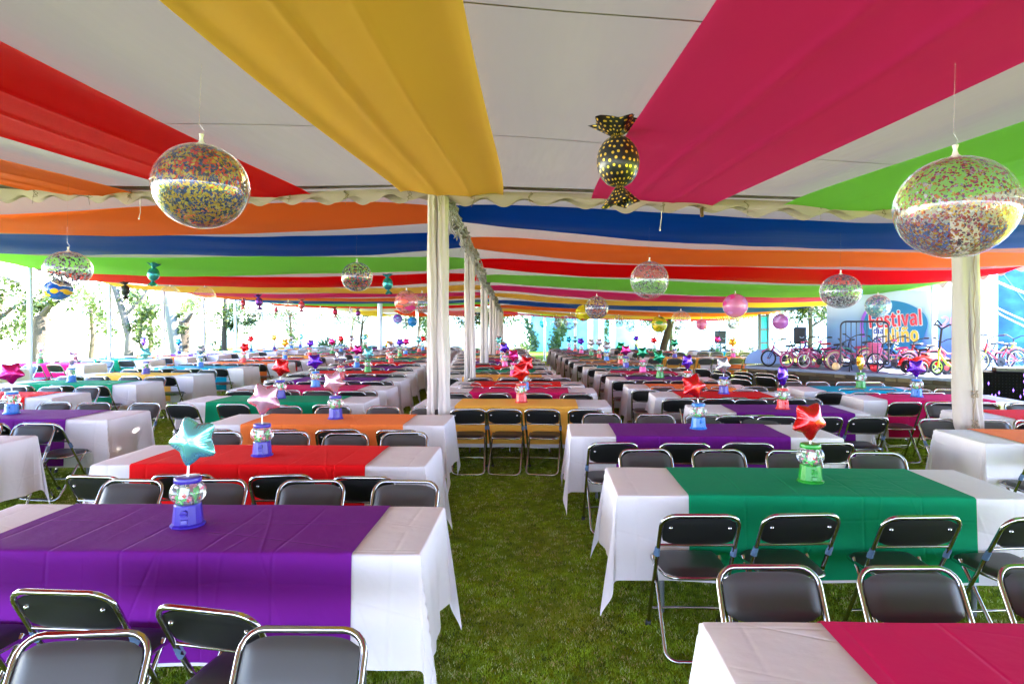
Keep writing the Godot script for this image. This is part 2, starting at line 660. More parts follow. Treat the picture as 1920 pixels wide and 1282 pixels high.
	for b in near:
		var c0: float = b[1]
		var c1: float = b[2]
		var sd = c0 * 3.7
		strip("fabric_drape", "%s fabric band %s running overhead toward the viewer" % [b[0], "at the far left" if c0 < -8 else ("at the far right" if c0 > 6 else ("at the left" if c0 < -6 and b[0] == "orange" else "above the near tables"))], DR[b[0]], lin(0, 1, 36), lin(0, 1, 48), func(a, w):
			var x = lerpf(c0, c1, w)
			var xm = (c0 + c1) * 0.5
			var hem = 0.03 + 0.02 * sin(w * 9.0 + sd)
			var d = lerpf(line_d(xm) - hem, -5.8, a)
			x = xm + (x - xm) * (1.0 - 0.06 * exp(-a * 14.0)) + 0.02 * sin(a * 11.0 + sd)
			var pleat = 0.008 * sin(w * 15.0 + sd + a * 1.3) * (0.4 + 0.6 * sin(a * 5.0 + sd)) + 0.012 * sin(w * 6.3 + sd * 2.0) - 0.012 * exp(-pow((w - 0.36 - 0.10 * a) / 0.022, 2.0)) - 0.010 * exp(-pow((w - 0.68 + 0.05 * a) / 0.02, 2.0))
			var edge = 0.03 * pow(absf(2.0 * w - 1.0), 8.0)
			return Vector3(x, h_near(x, d) + 0.0 - 0.035 * (1.0 - pow(2.0 * w - 1.0, 2.0)) + pleat - edge - 0.03 * exp(-a * 30.0), -d), "fabric bands under the near marquee")
	# long-tent drapes: bands running across
	var lc = ["orange", "blue", "green", "red", "yellow", "magenta", "orange", "blue", "green", "red"]
	for i in lc.size():
		var d0 = 8.35 + 2.18 * i
		var sd = i * 2.3
		strip("fabric_drape", "%s fabric band across the left marquee, %s from the front" % [lc[i], nth(i)], DR[lc[i]], lin(0, 1, 44), lin(0, 1, 12), func(a, w):
			var x = lerpf(GX - 0.12, LX + 0.05, a)
			var gather = 1.0 - 0.30 * exp(-a * 4.0) - 0.2 * exp(-a * 25.0)
			var d = d0 + 0.98 + (w - 0.5) * 2.12 * gather + 0.06 * sin(a * 6.0 + sd)
			d = maxf(d, line_d(x) + 0.1)
			var wig = 0.022 * sin(a * 9.0 + sd) + 0.014 * sin(w * 8.0 + a * 5.0 + sd) + 0.02 * fn.get_noise_2d(x * 1.5, d * 3.0 + sd * 7.0)
			return Vector3(x, h_left(x, d) - 0.02 - 0.05 * (1.0 - pow(2.0 * w - 1.0, 2.0)) + wig - 0.05 * exp(-a * 25.0), -d), "fabric bands under the left marquee")
	var rc = ["blue", "orange", "red", "green", "magenta", "yellow", "blue", "orange", "yellow", "magenta"]
	for i in rc.size():
		var d0 = 7.72 + 2.19 * i
		var sd = i * 1.7 + 0.5
		strip("fabric_drape", "%s fabric band across the right marquee, %s from the front" % [rc[i], nth(i)], DR[rc[i]], lin(0, 1, 44), lin(0, 1, 12), func(a, w):
			var x = lerpf(GX + 0.12, RX - 0.05, a)
			var gather = 1.0 - 0.22 * exp(-a * 4.0) - 0.25 * exp(-a * 22.0)
			var d = d0 + 0.9 + (w - 0.5) * [1.72, 2.08, 1.9, 2.14, 2.1, 2.1, 2.12, 2.1, 2.1, 2.1][i] * gather + 0.05 * sin(a * 6.0 + sd) - 0.08 * a
			d = maxf(d, line_d(x) + 0.1)
			var wig = 0.022 * sin(a * 8.0 + sd) + 0.014 * sin(w * 8.0 + a * 5.0 + sd) + 0.02 * fn.get_noise_2d(x * 1.5, d * 3.0 + sd * 7.0)
			return Vector3(x, h_right(x, d) - 0.02 - 0.05 * (1.0 - pow(2.0 * w - 1.0, 2.0)) + wig - 0.05 * exp(-a * 25.0), -d), "fabric bands under the right marquee")
	# rear marquee beyond the last tables
	k = Kit.new()
	k.grid(lin(-9.5, 5.0, 20), lin(30.2, 35.5, 8), func(x, d): return Vector3(x, 2.5 - 0.03 * (d - 30.0), -d))
	roof = thing("tent_canopy", "sunlit off-white canvas roof of the small marquee at the far end", "tent canopy", Vector3.ZERO, 0.0, "marquee roofs")
	part("canvas", k.mesh(), canvas, roof)
	k = Kit.new()
	scallop.call(k, func(u): return Vector3(lerpf(-9.5, 5.0, u), 2.34, -35.52), 240, 0.46, 14.5, 0.24, Vector3(0, 0, 1))
	part("valance", k.mesh(), val, roof)
	var bc = [["yellow", -8.2], ["red", -6.2], ["magenta", -3.9], ["red", -1.6], ["green", 0.9], ["blue", 2.6]]
	for i in bc.size():
		var x0: float = bc[i][1]
		strip("fabric_drape", "%s fabric band in the small far marquee, %s from left" % [bc[i][0], nth(i)], DR[bc[i][0]], lin(0, 1, 10), lin(0, 1, 6), func(a, w):
			var d = lerpf(30.3, 35.3, a)
			return Vector3(x0 + 1.3 * w, 2.40 - 0.03 * (d - 30.0) - 0.16 * sin(a * PI) - 0.05 * sin(w * PI), -d), "fabric bands under the far marquee")

# ------------------------------------------------------------------ poles
func drape_pole(called: String, label: String, x: float, d: float, h: float, r: float, pair: bool, far: bool) -> void:
	var o = thing(called, label, "tent pole", Vector3(x, 0, -d), 0.0, "draped poles along the middle" if pair else "")
	var white = cloth(Color8(206, 194, 188), 0.2, false)
	var k = Kit.new()
	k.tube([Vector3(-0.03, 0, -0.03), Vector3(-0.03, h * 0.5, -0.03), Vector3(-0.03, h, -0.03)], 0.03, 10)
	part("pole", k.mesh(), plain(Color8(150, 146, 140), 0.4, 0.6), o)
	var sides = 14 if far else 30
	for s in ([-1, 1] if pair else [1]):
		k = Kit.new()
		var path = []
		var n = 10 if far else 26
		for i in n + 1:
			var u = float(i) / n
			var sway = 0.012 * sin(u * 6.0 + s + x) + 0.03 * exp(-(1.0 - u) * 9.0) * -s
			path.append(Vector3((0.044 if s > 0 else -0.094) * (r / 0.072) + sway * 0.4, 0.02 + u * (h - 0.03), 0.01 * sin(u * 8.0)))
		k.tube(path, r * (0.93 if s > 0 else 0.78), sides, r * (0.82 if s > 0 else 0.7), 5, 0.20)
		part("fabric_wrap", k.mesh(), white, o)
	if not far:
		k = Kit.new()
		var r2 = RandomNumberGenerator.new()
		r2.seed = int(d * 10)
		for i in 7:
			var a = r2.randf() * TAU
			var p = [Vector3(0.05 * cos(a), h - 0.02, 0.08 * sin(a))]
			for j in 5:
				p.append(p[-1] + Vector3(r2.randf_range(-0.03, 0.03), -r2.randf_range(0.03, 0.09), r2.randf_range(-0.01, 0.03)))
			k.tube(p, 0.006, 5)
		part("tie_rope", k.mesh(), plain(Color8(186, 174, 156), 0.9), o)

func build_poles() -> void:
	var gd = [7.62, 12.0, 16.4, 20.5, 24.6, 29.0]
	for i in gd.size():
		drape_pole("tent_pole", "%s white-draped pole pair in the row between the two long marquees" % nth(i), GX, gd[i], minf(h_left(GX, gd[i]), h_right(GX, gd[i])) + 0.05, 0.072 if i == 0 else 0.056, true, i > 1)
	# the right-hand pole: a thick wrap with a tied rope
	var o = thing("tent_pole", "thick white-wrapped pole with tied rope in front of the stage", "tent pole", Vector3(4.55, 0, -6.62))
	var hh = 2.95
	var k = Kit.new()
	k.tube([Vector3(0.03, 0, 0), Vector3(0.0, hh * 0.5, 0), Vector3(-0.03, hh, 0)], 0.05, 12)
	part("pole", k.mesh(), plain(Color8(176, 172, 166), 0.4, 0.5), o)
	var white = cloth(Color8(190, 178, 170), 0.2, false)
	for s in 2:
		k = Kit.new()
		var path = []
		for i in 27:
			var u = i / 26.0
			var x = -0.035 + 0.045 * (1.0 - u) if s == 0 else 0.055 + 0.06 * (1.0 - u) * (1.0 - 0.6 * exp(-pow((u - 0.33) / 0.06, 2.0)))
			path.append(Vector3(x, 0.01 + u * (hh - 0.02), 0.03 * s + 0.008 * sin(u * 9)))
		k.tube(path, 0.09 if s == 0 else 0.075, 30, 0.078 if s == 0 else 0.055, 5 if s == 0 else 6, 0.10 if s == 0 else 0.22)
		part("fabric_wrap", k.mesh(), white, o)
	k = Kit.new()
	var rope = []
	for i in 40:
		var u = i / 39.0
		rope.append(Vector3(0.035 + 0.006 * sin(u * 40), 2.6 - 2.35 * u, 0.115 + 0.006 * cos(u * 37)))
	k.tube(rope, 0.006, 6)
	for y in [1.02, 0.72]:
		var knot = []
		for i in 25:
			var a = TAU * i / 12.0
			knot.append(Vector3(0.035 + 0.028 * cos(a), y + 0.05 * sin(a * 0.5) + i * 0.003, 0.125 + 0.02 * sin(a)))
		k.tube(knot, 0.007, 6)
	part("tie_rope", k.mesh(), plain(Color8(150, 132, 112), 0.9), o)
	# gathered tulle and rope hanging under the gutter
	k = Kit.new()
	var r2 = RandomNumberGenerator.new()
	r2.seed = 31
	for s in 6:
		var path = []
		for i in 90:
			var d = lerpf(7.75, 22.0, i / 69.0)
			path.append(Vector3(GX + 0.05 + r2.randf_range(-0.07, 0.11), minf(h_left(GX, d), h_right(GX, d)) - 0.05 - r2.randf() * 0.16, -d))
		k.tube(path, 0.018, 7, 0.016, 3, 0.4)
	for i in 150:
		var d = lerpf(7.8, 18.0, pow(r2.randf(), 1.4))
		var b = Vector3(GX + r2.randf_range(-0.05, 0.14), minf(h_left(GX, d), h_right(GX, d)) - 0.08, -d)
		k.tube([b, b + Vector3(r2.randf_range(-0.05, 0.08), -0.1, 0.03), b + Vector3(r2.randf_range(-0.06, 0.12), -r2.randf_range(0.16, 0.3), 0.02)], 0.012, 5, 0.005)
	var g = part("gutter_garland", k.mesh(), cloth(Color8(146, 140, 138), 0.1, false), self)
	tag(g, "scrunched pale cloth and rope under the gutter between the long marquees", "garland")
	# thin steel posts under the eaves
	var steel = plain(Color8(196, 206, 222), 0.35, 0.35)
	var lp = [14.6, 17.4, 20.0, 22.5, 25.0, 27.6]
	for i in lp.size():
		post(LX + 0.02, lp[i], h_left(LX, lp[i]) + 0.05, 0.052, "slim steel post under the left eave, %s from the front" % nth(i), steel)
	post(RX, 14.67, h_right(RX, 14.67) + 0.05, 0.05, "slim steel post under the right eave beside the festival banner", steel)
	var bp = [[-10.4, 29.8], [-5.6, 24.9], [-8.1, 29.9], [-5.0, 29.9], [0.98, 29.9], [2.3, 28.6], [6.6, 28.2], [8.9, 22.0]]
	var wh = ["at the back left corner", "thick among the far left tables", "second along the far left end", "beside the far trees on the left", "beside the painted wall", "blue-grey beside the last right tables", "by the strapped tree", "behind the far orange tables"]
	for i in bp.size():
		var q: Array = bp[i]
		post(q[0], q[1], ceiling(q[0], q[1]), 0.10 if i == 1 else 0.06, "steel post at the far end, %s" % wh[i], steel)

func post(x: float, d: float, h: float, r: float, label: String, m: Material) -> void:
	var o = thing("steel_post", label, "tent post", Vector3(x, 0, -d), 0.0, "steel posts under the eaves")
	var k = Kit.new()
	k.tube([Vector3(0, 0, 0), Vector3(0.005, h * 0.5, 0), Vector3(0, h, 0)], r, 12)
	part("tube", k.mesh(), m, o)
	k = Kit.new()
	k.box(Vector3(0, 0.006, 0), Vector3(0.24, 0.012, 0.24))
	part("base_plate", k.mesh(), m, o)

# ------------------------------------------------------------------ surroundings
func leaf_cloud(k: Kit, ctr: Vector3, rad: Vector3, n: int, size: float, r: RandomNumberGenerator, a: Color, b: Color) -> void:
	var clumps = []
	for i in maxi(3, n / 45):
		var u = Vector3(r.randfn(), r.randfn(), r.randfn()).normalized() * pow(r.randf(), 0.45)
		clumps.append(ctr + u * rad)
	for i in n:
		var c: Vector3 = clumps[r.randi() % clumps.size()]
		var p = c + Vector3(r.randfn(), r.randfn() * 0.8, r.randfn()) * rad.length() * 0.11
		var d = Vector3(r.randf_range(-1, 1), r.randf_range(-1.0, 0.4), r.randf_range(-1, 1)).normalized()
		k.tint = a.lerp(b, r.randf())
		k.leaf(p, d, Vector3(r.randf_range(-1, 1), 1.2, r.randf_range(-1, 1)).normalized(), size * r.randf_range(0.7, 1.3), size * r.randf_range(0.4, 0.6))
	k.tint = Color.WHITE

const LEAF_A := Color(0.013, 0.032, 0.004)
const LEAF_B := Color(0.048, 0.075, 0.009)

func tree(label: String, at: Vector3, trunk: Array, r0: float, r1: float, limbs: Array, clouds: Array, bark: Color, sd: int, ls := 0.16) -> void:
	var o = thing("tree", label, "tree", at, 0.0, "trees around the lawn")
	var r = RandomNumberGenerator.new()
	r.seed = sd
	var k = Kit.new()
	var bm = StandardMaterial3D.new()
	bm.resource_name = "bark"
	bm.albedo_color = bark
	bm.roughness = 0.9
	bm.heightmap_enabled = true
	bm.heightmap_texture = bark_tex
	bm.heightmap_scale = 6.0
	bm.uv1_triplanar = true
	bm.uv1_scale = Vector3(2.5, 1.2, 2.5)
	k.tube(trunk, r0, 14, r1, 3, 0.05)
	part("trunk", k.mesh(), bm, o)
	for l in limbs:
		k = Kit.new()
		k.tube(l, r1 * 0.7, 8, r1 * 0.2, 3, 0.05)
		part("limb", k.mesh(), bm, o)
	if clouds.size():
		k = Kit.new()
		for c in clouds:
			leaf_cloud(k, c[0], c[1] * 1.12, int(c[2] * 2.1), ls, r, LEAF_A, LEAF_B)
		part("crown", k.mesh(), vcol(0.55, 0.0, 0.6), o)

var bark_tex: NoiseTexture2D

func vine(label: String, pts: Array, n: int, spread: float, size: float, sd: int) -> void:
	var k = Kit.new()
	var r = RandomNumberGenerator.new()
	r.seed = sd
	var o = thing("climbing_vine", label, "vine", pts[0], 0.0, "vines on the boundary walls")
	for i in n:
		var s = r.randf() * (pts.size() - 1)
		var j = int(s)
		var p: Vector3 = pts[j].lerp(pts[j + 1], s - j) - pts[0]
		p += Vector3(r.randfn(), r.randfn(), r.randfn() * 0.3) * spread
		k.tint = Color(0.018, 0.045, 0.003).lerp(Color(0.06, 0.095, 0.008), r.randf())
		k.leaf(p, Vector3(r.randf_range(-1, 1), r.randf_range(-1, 0.3), r.randf_range(-0.3, 0.6)).normalized(), Vector3(r.randf_range(0, 0.6), 0.5, 1).normalized(), size * r.randf_range(0.7, 1.4), size * 0.7)
	part("foliage", k.mesh(), vcol(0.5, 0.0, 0.6), o)
	k = Kit.new()
	var path = []
	for p in pts: path.append(p - pts[0])
	k.tube(path, 0.025, 6)
	part("stem", k.mesh(), plain(Color8(120, 100, 60), 0.9), o)

func wall_box(called: String, label: String, a: Vector3, b: Vector3, h: float, m: Material) -> void:
	var o = thing(called, label, "wall", (a + b) / 2.0)
	var d = b - a
	var k = Kit.new()
	var bas = Basis(Vector3.UP, atan2(-d.z, d.x))
	k.box(Vector3(0, h / 2.0, 0), Vector3(d.length(), h, 0.25), bas)
	part("masonry", k.mesh(), m, o)
	k = Kit.new()
	k.box(Vector3(0, h + 0.04, 0), Vector3(d.length() + 0.06, 0.08, 0.33), bas, 0.01)
	part("coping", k.mesh(), m, o)

func build_surroundings() -> void:
	bark_tex = noise_tex(0.04, 14, false, 1, null, 512, 5)
	var plaster = StandardMaterial3D.new()
	plaster.resource_name = "plaster"
	plaster.albedo_texture = noise_tex(0.01, 17, false, 1, grad([Color8(226, 226, 222), Color8(240, 240, 236)]), 512, 5)
	plaster.uv1_triplanar = true
	plaster.uv1_world_triplanar = true
	plaster.uv1_scale = Vector3.ONE * 0.2
	plaster.roughness = 0.9
	wall_box("boundary_wall", "white plastered boundary wall behind the trees on the left", Vector3(-21.0, 0, 0), Vector3(-21.0, 0, -46), 4.4, plaster)
	wall_box("boundary_wall", "white plastered wall across the far end on the left", Vector3(-20.8, 0, -46), Vector3(0.4, 0, -44), 4.4, plaster)
	var blue = StandardMaterial3D.new()
	blue.resource_name = "blue_plaster"
	blue.albedo_texture = noise_tex(0.006, 18, false, 1, grad([Color8(70, 146, 184), Color8(108, 176, 206), Color8(150, 204, 222)]), 512, 4)
	blue.uv1_triplanar = true
	blue.uv1_world_triplanar = true
	blue.uv1_scale = Vector3.ONE * 0.12
	blue.roughness = 0.9
	wall_box("painted_wall", "pale blue painted wall at the far end of the aisle", Vector3(0.45, 0, -40), Vector3(6.8, 0, -39), 4.2, blue)
	wall_box("boundary_wall", "white wall behind the hedge at the far right", Vector3(6.9, 0, -38), Vector3(24, 0, -32), 4.2, plaster)
	# white columns in front of the painted wall
	for i in 3:
		var o = thing("column", "%s white column from left at the end of the painted wall" % nth(i), "column", Vector3(3.75 + 0.62 * i, 0, -36), 0.0, "white columns at the far end")
		var kk = Kit.new()
		kk.lathe([Vector2(0.0, 3.6), Vector2(0.2, 3.6), Vector2(0.2, 3.5), Vector2(0.14, 3.42), Vector2(0.15, 0.16), Vector2(0.2, 0.1), Vector2(0.2, 0.0)], 16)
		part("shaft", kk.mesh(), plain(Color8(238, 238, 236), 0.8), o)
	var grey = Color8(74, 64, 54)
	# left trees
	tree("grey lopped trunk with white strap and leaf tufts, behind the first left posts", Vector3(-15.6, 0, -20.6), [Vector3(0, 0, 0), Vector3(-0.04, 0.8, 0), Vector3(0.0, 1.5, 0), Vector3(0.04, 1.98, 0)], 0.22, 0.18, [[Vector3(0, 1.9, 0), Vector3(0.4, 2.3, 0.1), Vector3(0.9, 2.6, 0.1)]], [[Vector3(0.0, 2.25, 0), Vector3(0.45, 0.25, 0.4), 110], [Vector3(0.75, 2.35, 0.1), Vector3(0.4, 0.3, 0.3), 60]], grey, 41)
	tree("pale spreading tree whose branches reach in at the left edge", Vector3(-17.6, 0, -20.0), [Vector3(0, 0, 0), Vector3(0.1, 1.6, 0), Vector3(0.3, 2.6, 0), Vector3(0.9, 3.6, 0)], 0.26, 0.15, [[Vector3(0.4, 2.8, 0), Vector3(1.2, 3.3, 0.2), Vector3(2.0, 3.0, 0.2), Vector3(2.6, 2.5, 0.2)], [Vector3(0.6, 3.1, 0), Vector3(1.6, 4.2, 0)]], [[Vector3(0.6, 2.6, 0.3), Vector3(0.9, 0.7, 0.6), 260], [Vector3(1.6, 3.0, 0.2), Vector3(0.9, 0.5, 0.6), 200], [Vector3(-0.1, 3.5, 0), Vector3(1.0, 0.7, 0.8), 260]], Color8(104, 96, 86), 42)
	tree("slender pale tree with a loose crown between the left posts", Vector3(-13.9, 0, -22.4), [Vector3(0, 0, 0), Vector3(0.1, 1.2, 0), Vector3(-0.1, 2.0, 0), Vector3(-0.45, 3.1, 0)], 0.17, 0.1, [[Vector3(-0.1, 2.0, 0), Vector3(0.5, 2.6, 0), Vector3(0.9, 3.2, 0)]], [[Vector3(0.55, 2.0, 0), Vector3(0.5, 0.9, 0.4), 230], [Vector3(-0.2, 3.0, 0), Vector3(1.0, 0.6, 0.7), 240], [Vector3(0.5, 0.9, 0.2), Vector3(0.35, 0.4, 0.3), 80]], Color8(112, 104, 94), 43)
	tree("stout lopped grey trunk tied with a white strap, mid left", Vector3(-14.1, 0, -26.4), [Vector3(0, 0, 0), Vector3(0.02, 0.9, 0), Vector3(0.08, 1.7, 0), Vector3(0.12, 1.82, 0)], 0.27, 0.22, [[Vector3(0.1, 1.75, 0), Vector3(0.5, 2.2, 0.1)]], [], grey, 44)
	tree("leaning pale palm trunk beside the stout lopped trunk", Vector3(-13.6, 0, -25.2), [Vector3(0, 0, 0), Vector3(-0.15, 1.1, 0), Vector3(-0.3, 2.0, 0), Vector3(-0.5, 3.2, 0)], 0.24, 0.2, [], [[Vector3(-0.5, 3.5, 0), Vector3(1.1, 0.5, 1.1), 160], [Vector3(0.1, 2.0, 0), Vector3(0.12, 0.6, 0.15), 60]], Color8(120, 120, 114), 45)
	tree("leafy tree hanging low over the left tables mid distance", Vector3(-12.9, 0, -27.5), [Vector3(0, 0, 0), Vector3(0.02, 1.5, 0), Vector3(0.1, 3.2, 0)], 0.13, 0.08, [[Vector3(0.05, 2.2, 0), Vector3(0.6, 2.6, 0)]], [[Vector3(0.5, 2.35, 0), Vector3(1.0, 0.5, 0.6), 330], [Vector3(0.8, 1.8, 0), Vector3(0.7, 0.3, 0.4), 160], [Vector3(0.0, 0.7, 0), Vector3(0.5, 0.35, 0.4), 90]], grey, 46)
	tree("thin young tree with bare forked branches at the far left", Vector3(-8.6, 0, -34), [Vector3(0, 0, 0), Vector3(-0.05, 1.0, 0), Vector3(0.02, 1.75, 0)], 0.09, 0.06, [[Vector3(0, 1.7, 0), Vector3(-0.5, 2.0, 0), Vector3(-1.2, 2.2, 0)], [Vector3(0, 1.7, 0), Vector3(0.3, 2.1, 0), Vector3(0.8, 2.3, 0)], [Vector3(0, 1.7, 0), Vector3(0.1, 2.3, 0), Vector3(-0.1, 2.8, 0)], [Vector3(-0.5, 2.0, 0), Vector3(-0.7, 2.4, 0)]], [[Vector3(0.6, 2.3, 0), Vector3(0.5, 0.2, 0.3), 26]], Color8(84, 72, 60), 47, 0.12)
	tree("round-leaved tree seen between the far poles", Vector3(-2.3, 0, -36), [Vector3(0, 0, 0), Vector3(0, 1.1, 0), Vector3(0.05, 2.0, 0)], 0.16, 0.12, [[Vector3(0, 1.6, 0), Vector3(-0.7, 2.1, 0)], [Vector3(0, 1.6, 0), Vector3(0.7, 2.2, 0)]], [[Vector3(-0.7, 2.2, 0), Vector3(1.3, 0.55, 0.8), 420], [Vector3(0.9, 2.2, 0), Vector3(1.4, 0.5, 0.8), 420]], grey, 48, 0.2)
	tree("dark leafy tree behind the far marquee left of the poles", Vector3(-6.2, 0, -37), [Vector3(0, 0, 0), Vector3(0.1, 1.4, 0), Vector3(0.3, 2.6, 0)], 0.14, 0.09, [], [[Vector3(0.3, 2.1, 0), Vector3(1.2, 0.7, 0.8), 420], [Vector3(0.7, 1.2, 0), Vector3(0.5, 0.5, 0.5), 110]], grey, 49, 0.2)
	tree("branching tree with broad leaves filling the gap by the first left posts", Vector3(-18.8, 0, -22.5), [Vector3(0, 0, 0), Vector3(0.1, 1.4, 0), Vector3(0.4, 2.8, 0)], 0.2, 0.12, [[Vector3(0.2, 1.8, 0), Vector3(1.1, 2.4, 0.2), Vector3(2.0, 2.6, 0.2)], [Vector3(0.3, 2.3, 0), Vector3(-0.6, 3.0, 0.2)]], [[Vector3(0.2, 1.9, 0.3), Vector3(1.3, 0.8, 0.6), 330], [Vector3(1.8, 2.6, 0.2), Vector3(0.9, 0.6, 0.5), 220], [Vector3(-0.9, 2.9, 0.2), Vector3(1.0, 0.7, 0.6), 260]], grey, 53)
	tree("leafy young tree behind the third left post", Vector3(-17.6, 0, -29.5), [Vector3(0, 0, 0), Vector3(-0.1, 1.2, 0), Vector3(0.1, 2.4, 0)], 0.1, 0.07, [[Vector3(0, 1.5, 0), Vector3(0.6, 2.1, 0)]], [[Vector3(0.2, 2.5, 0), Vector3(1.3, 0.7, 0.7), 330], [Vector3(0.5, 1.4, 0.1), Vector3(0.5, 0.9, 0.4), 200]], grey, 54)
	tree("sparse yellow-green tree behind the far left tables", Vector3(-13.2, 0, -36.0), [Vector3(0, 0, 0), Vector3(0.1, 1.3, 0), Vector3(0.0, 2.5, 0)], 0.1, 0.06, [[Vector3(0, 1.5, 0), Vector3(-0.7, 2.1, 0)]], [[Vector3(-0.3, 2.4, 0), Vector3(1.6, 0.7, 0.8), 300], [Vector3(0.4, 1.1, 0), Vector3(0.9, 0.5, 0.5), 120]], grey, 55, 0.18)
	tree("low spreading tree between the last left posts", Vector3(-10.6, 0, -39.0), [Vector3(0, 0, 0), Vector3(0.1, 1.0, 0), Vector3(0.2, 2.2, 0)], 0.12, 0.07, [], [[Vector3(0.2, 2.0, 0), Vector3(1.4, 0.6, 0.8), 260]], grey, 56, 0.18)
	for i in 5:
		tree("bushy green tree against the left boundary wall, %s from the front" % nth(i), Vector3(-19.2 + 0.3 * (i % 2), 0, -23.0 - 4.9 * i), [Vector3(0, 0, 0), Vector3(0.1, 1.2, 0), Vector3(0.0, 2.4, 0)], 0.12, 0.07, [[Vector3(0, 1.5, 0), Vector3(0.4, 2.1, 0.5)]], [[Vector3(0.2, 2.6, 0.2), Vector3(0.8, 0.8, 1.5), 300], [Vector3(0.3, 1.4, -0.6), Vector3(0.5, 0.6, 0.8), 150]], grey, 60 + i, 0.17)
	# right trees
	tree("leafy tree over the far right end behind the hanging balls", Vector3(7.6, 0, -33), [Vector3(0, 0, 0), Vector3(0.05, 1.4, 0), Vector3(0.1, 2.6, 0)], 0.12, 0.09, [[Vector3(0.05, 1.6, 0), Vector3(-0.8, 2.2, 0)], [Vector3(0.05, 1.8, 0), Vector3(0.9, 2.3, 0)]], [[Vector3(-1.2, 2.2, 0), Vector3(1.5, 0.5, 0.8), 420], [Vector3(1.3, 2.3, 0), Vector3(1.5, 0.5, 0.8), 420], [Vector3(-0.3, 1.3, 0), Vector3(0.7, 0.5, 0.5), 120]], grey, 50, 0.18)
	tree("leaning trunk with two white straps at the far right", Vector3(5.9, 0, -27.5), [Vector3(0, 0, 0), Vector3(0.12, 0.8, 0), Vector3(0.35, 1.6, 0), Vector3(0.45, 2.1, 0)], 0.17, 0.13, [], [[Vector3(0.4, 2.3, 0), Vector3(0.5, 0.3, 0.4), 90]], Color8(70, 58, 48), 51)
	tree("bright feathery tree behind the speaker left of the stage", Vector3(9.6, 0, -21.5), [Vector3(0, 0, 0), Vector3(0.05, 1.5, 0), Vector3(0.0, 2.4, 0)], 0.09, 0.06, [[Vector3(0, 1.6, 0), Vector3(0.8, 2.1, 0)]], [[Vector3(-0.1, 2.1, 0), Vector3(0.8, 0.5, 0.6), 330], [Vector3(0.8, 2.2, 0), Vector3(0.7, 0.4, 0.5), 220]], grey, 52, 0.14)
	# pale cane clump
	var o = thing("cane_clump", "pale bare cane clump fanning upward beside the stage", "plant", Vector3(8.6, 0, -25.5))
	var r = RandomNumberGenerator.new()
	r.seed = 61
	var k = Kit.new()
	for i in 46:
		var a = r.randf_range(-1.0, 1.0)
		var b = Vector3(r.randf_range(-0.25, 0.25), 0, r.randf_range(-0.2, 0.2))
		k.tube([b, b + Vector3(a * 0.28, 1.1, 0.05), b + Vector3(a * 0.85, 2.0 + r.randf() * 0.5, 0.1), b + Vector3(a * 1.4, 2.5 + r.randf() * 0.6, 0.1)], 0.016, 5, 0.005)
	part("canes", k.mesh(), plain(Color8(214, 222, 210), 0.7), o)
	k = Kit.new()
	for i in 90:
		k.tint = LEAF_A.lerp(LEAF_B, r.randf())
		k.leaf(Vector3(r.randf_range(-1.2, 1.2), r.randf_range(0.4, 2.4), 0.1), Vector3(r.randf_range(-1, 1), -0.6, 0.2).normalized(), Vector3(0, 0.4, 1).normalized(), 0.16, 0.03)
	part("leaves", k.mesh(), vcol(0.5, 0, 0.5), o)
	# hedge and shrubs
	k = Kit.new()
	for i in 8:
		leaf_cloud(k, Vector3(-1.1 + 0.32 * i, 0.55, 0), Vector3(0.4, 0.55, 0.4), 150, 0.12, r, Color(0.012, 0.034, 0.005), Color(0.04, 0.075, 0.01))
	o = thing("hedge", "green clipped hedge behind the far orange tables", "hedge", Vector3(7.9, 0, -23.6))
	part("foliage", k.mesh(), vcol(0.5, 0.0, 0.4), o)
	var shrubs = [[-14.0, 29.5, 0.9, "broad-leaved bush by the left posts behind the teal table"], [0.1, 37.0, 1.0, "leafy shrub at the foot of the painted wall"], [-9.8, 33.0, 1.4, "yellow-green bush at the far left end"], [6.9, 29.5, 0.8, "low plant behind the far right tables"]]
	for s in shrubs:
		o = thing("shrub", s[3], "shrub", Vector3(s[0], 0, -s[1]), 0.0, "shrubs at the edges")
		k = Kit.new()
		for i in 70:
			var d = Vector3(r.randf_range(-1, 1), r.randf_range(0.3, 1.4), r.randf_range(-1, 1)).normalized()
			k.tint = Color(0.012, 0.035, 0.008).lerp(Color(0.04, 0.07, 0.012), r.randf())
			k.leaf(d * r.randf_range(0.1, 0.6) * s[2], d, Vector3(r.randf_range(-1, 1), 0.8, 1).normalized(), 0.32 * s[2], 0.12 * s[2])
		part("foliage", k.mesh(), vcol(0.5, 0.0, 0.5), o)
	# vines
	vine("bright vine arching over the white wall near the left edge", [Vector3(-20.6, 0.9, -27), Vector3(-20.6, 2.2, -26.5), Vector3(-20.6, 3.3, -28), Vector3(-20.6, 3.2, -30), Vector3(-20.6, 2.0, -31.2)], 520, 0.16, 0.2, 71)
	vine("vine trailing down the white wall beside the lopped trunk", [Vector3(-20.6, 0.4, -24.5), Vector3(-20.6, 1.8, -24.3), Vector3(-20.6, 3.2, -24.8)], 240, 0.13, 0.2, 72)
	vine("straggling vine on the white wall behind the second left post", [Vector3(-20.6, 1.0, -33.5), Vector3(-20.6, 2.2, -34.5), Vector3(-20.6, 3.4, -33.8)], 260, 0.2, 0.2, 73)
	vine("thick green climbing plant up the pale blue wall", [Vector3(1.9, 0.1, -39.6), Vector3(2.1, 0.9, -39.6), Vector3(2.35, 1.5, -39.55), Vector3(2.3, 2.2, -39.55)], 480, 0.17, 0.22, 74)
	vine("forked green climbing plant at the left end of the blue wall", [Vector3(0.6, 0.1, -39.7), Vector3(0.5, 1.0, -39.7), Vector3(0.1, 2.0, -39.9)], 260, 0.14, 0.2, 75)
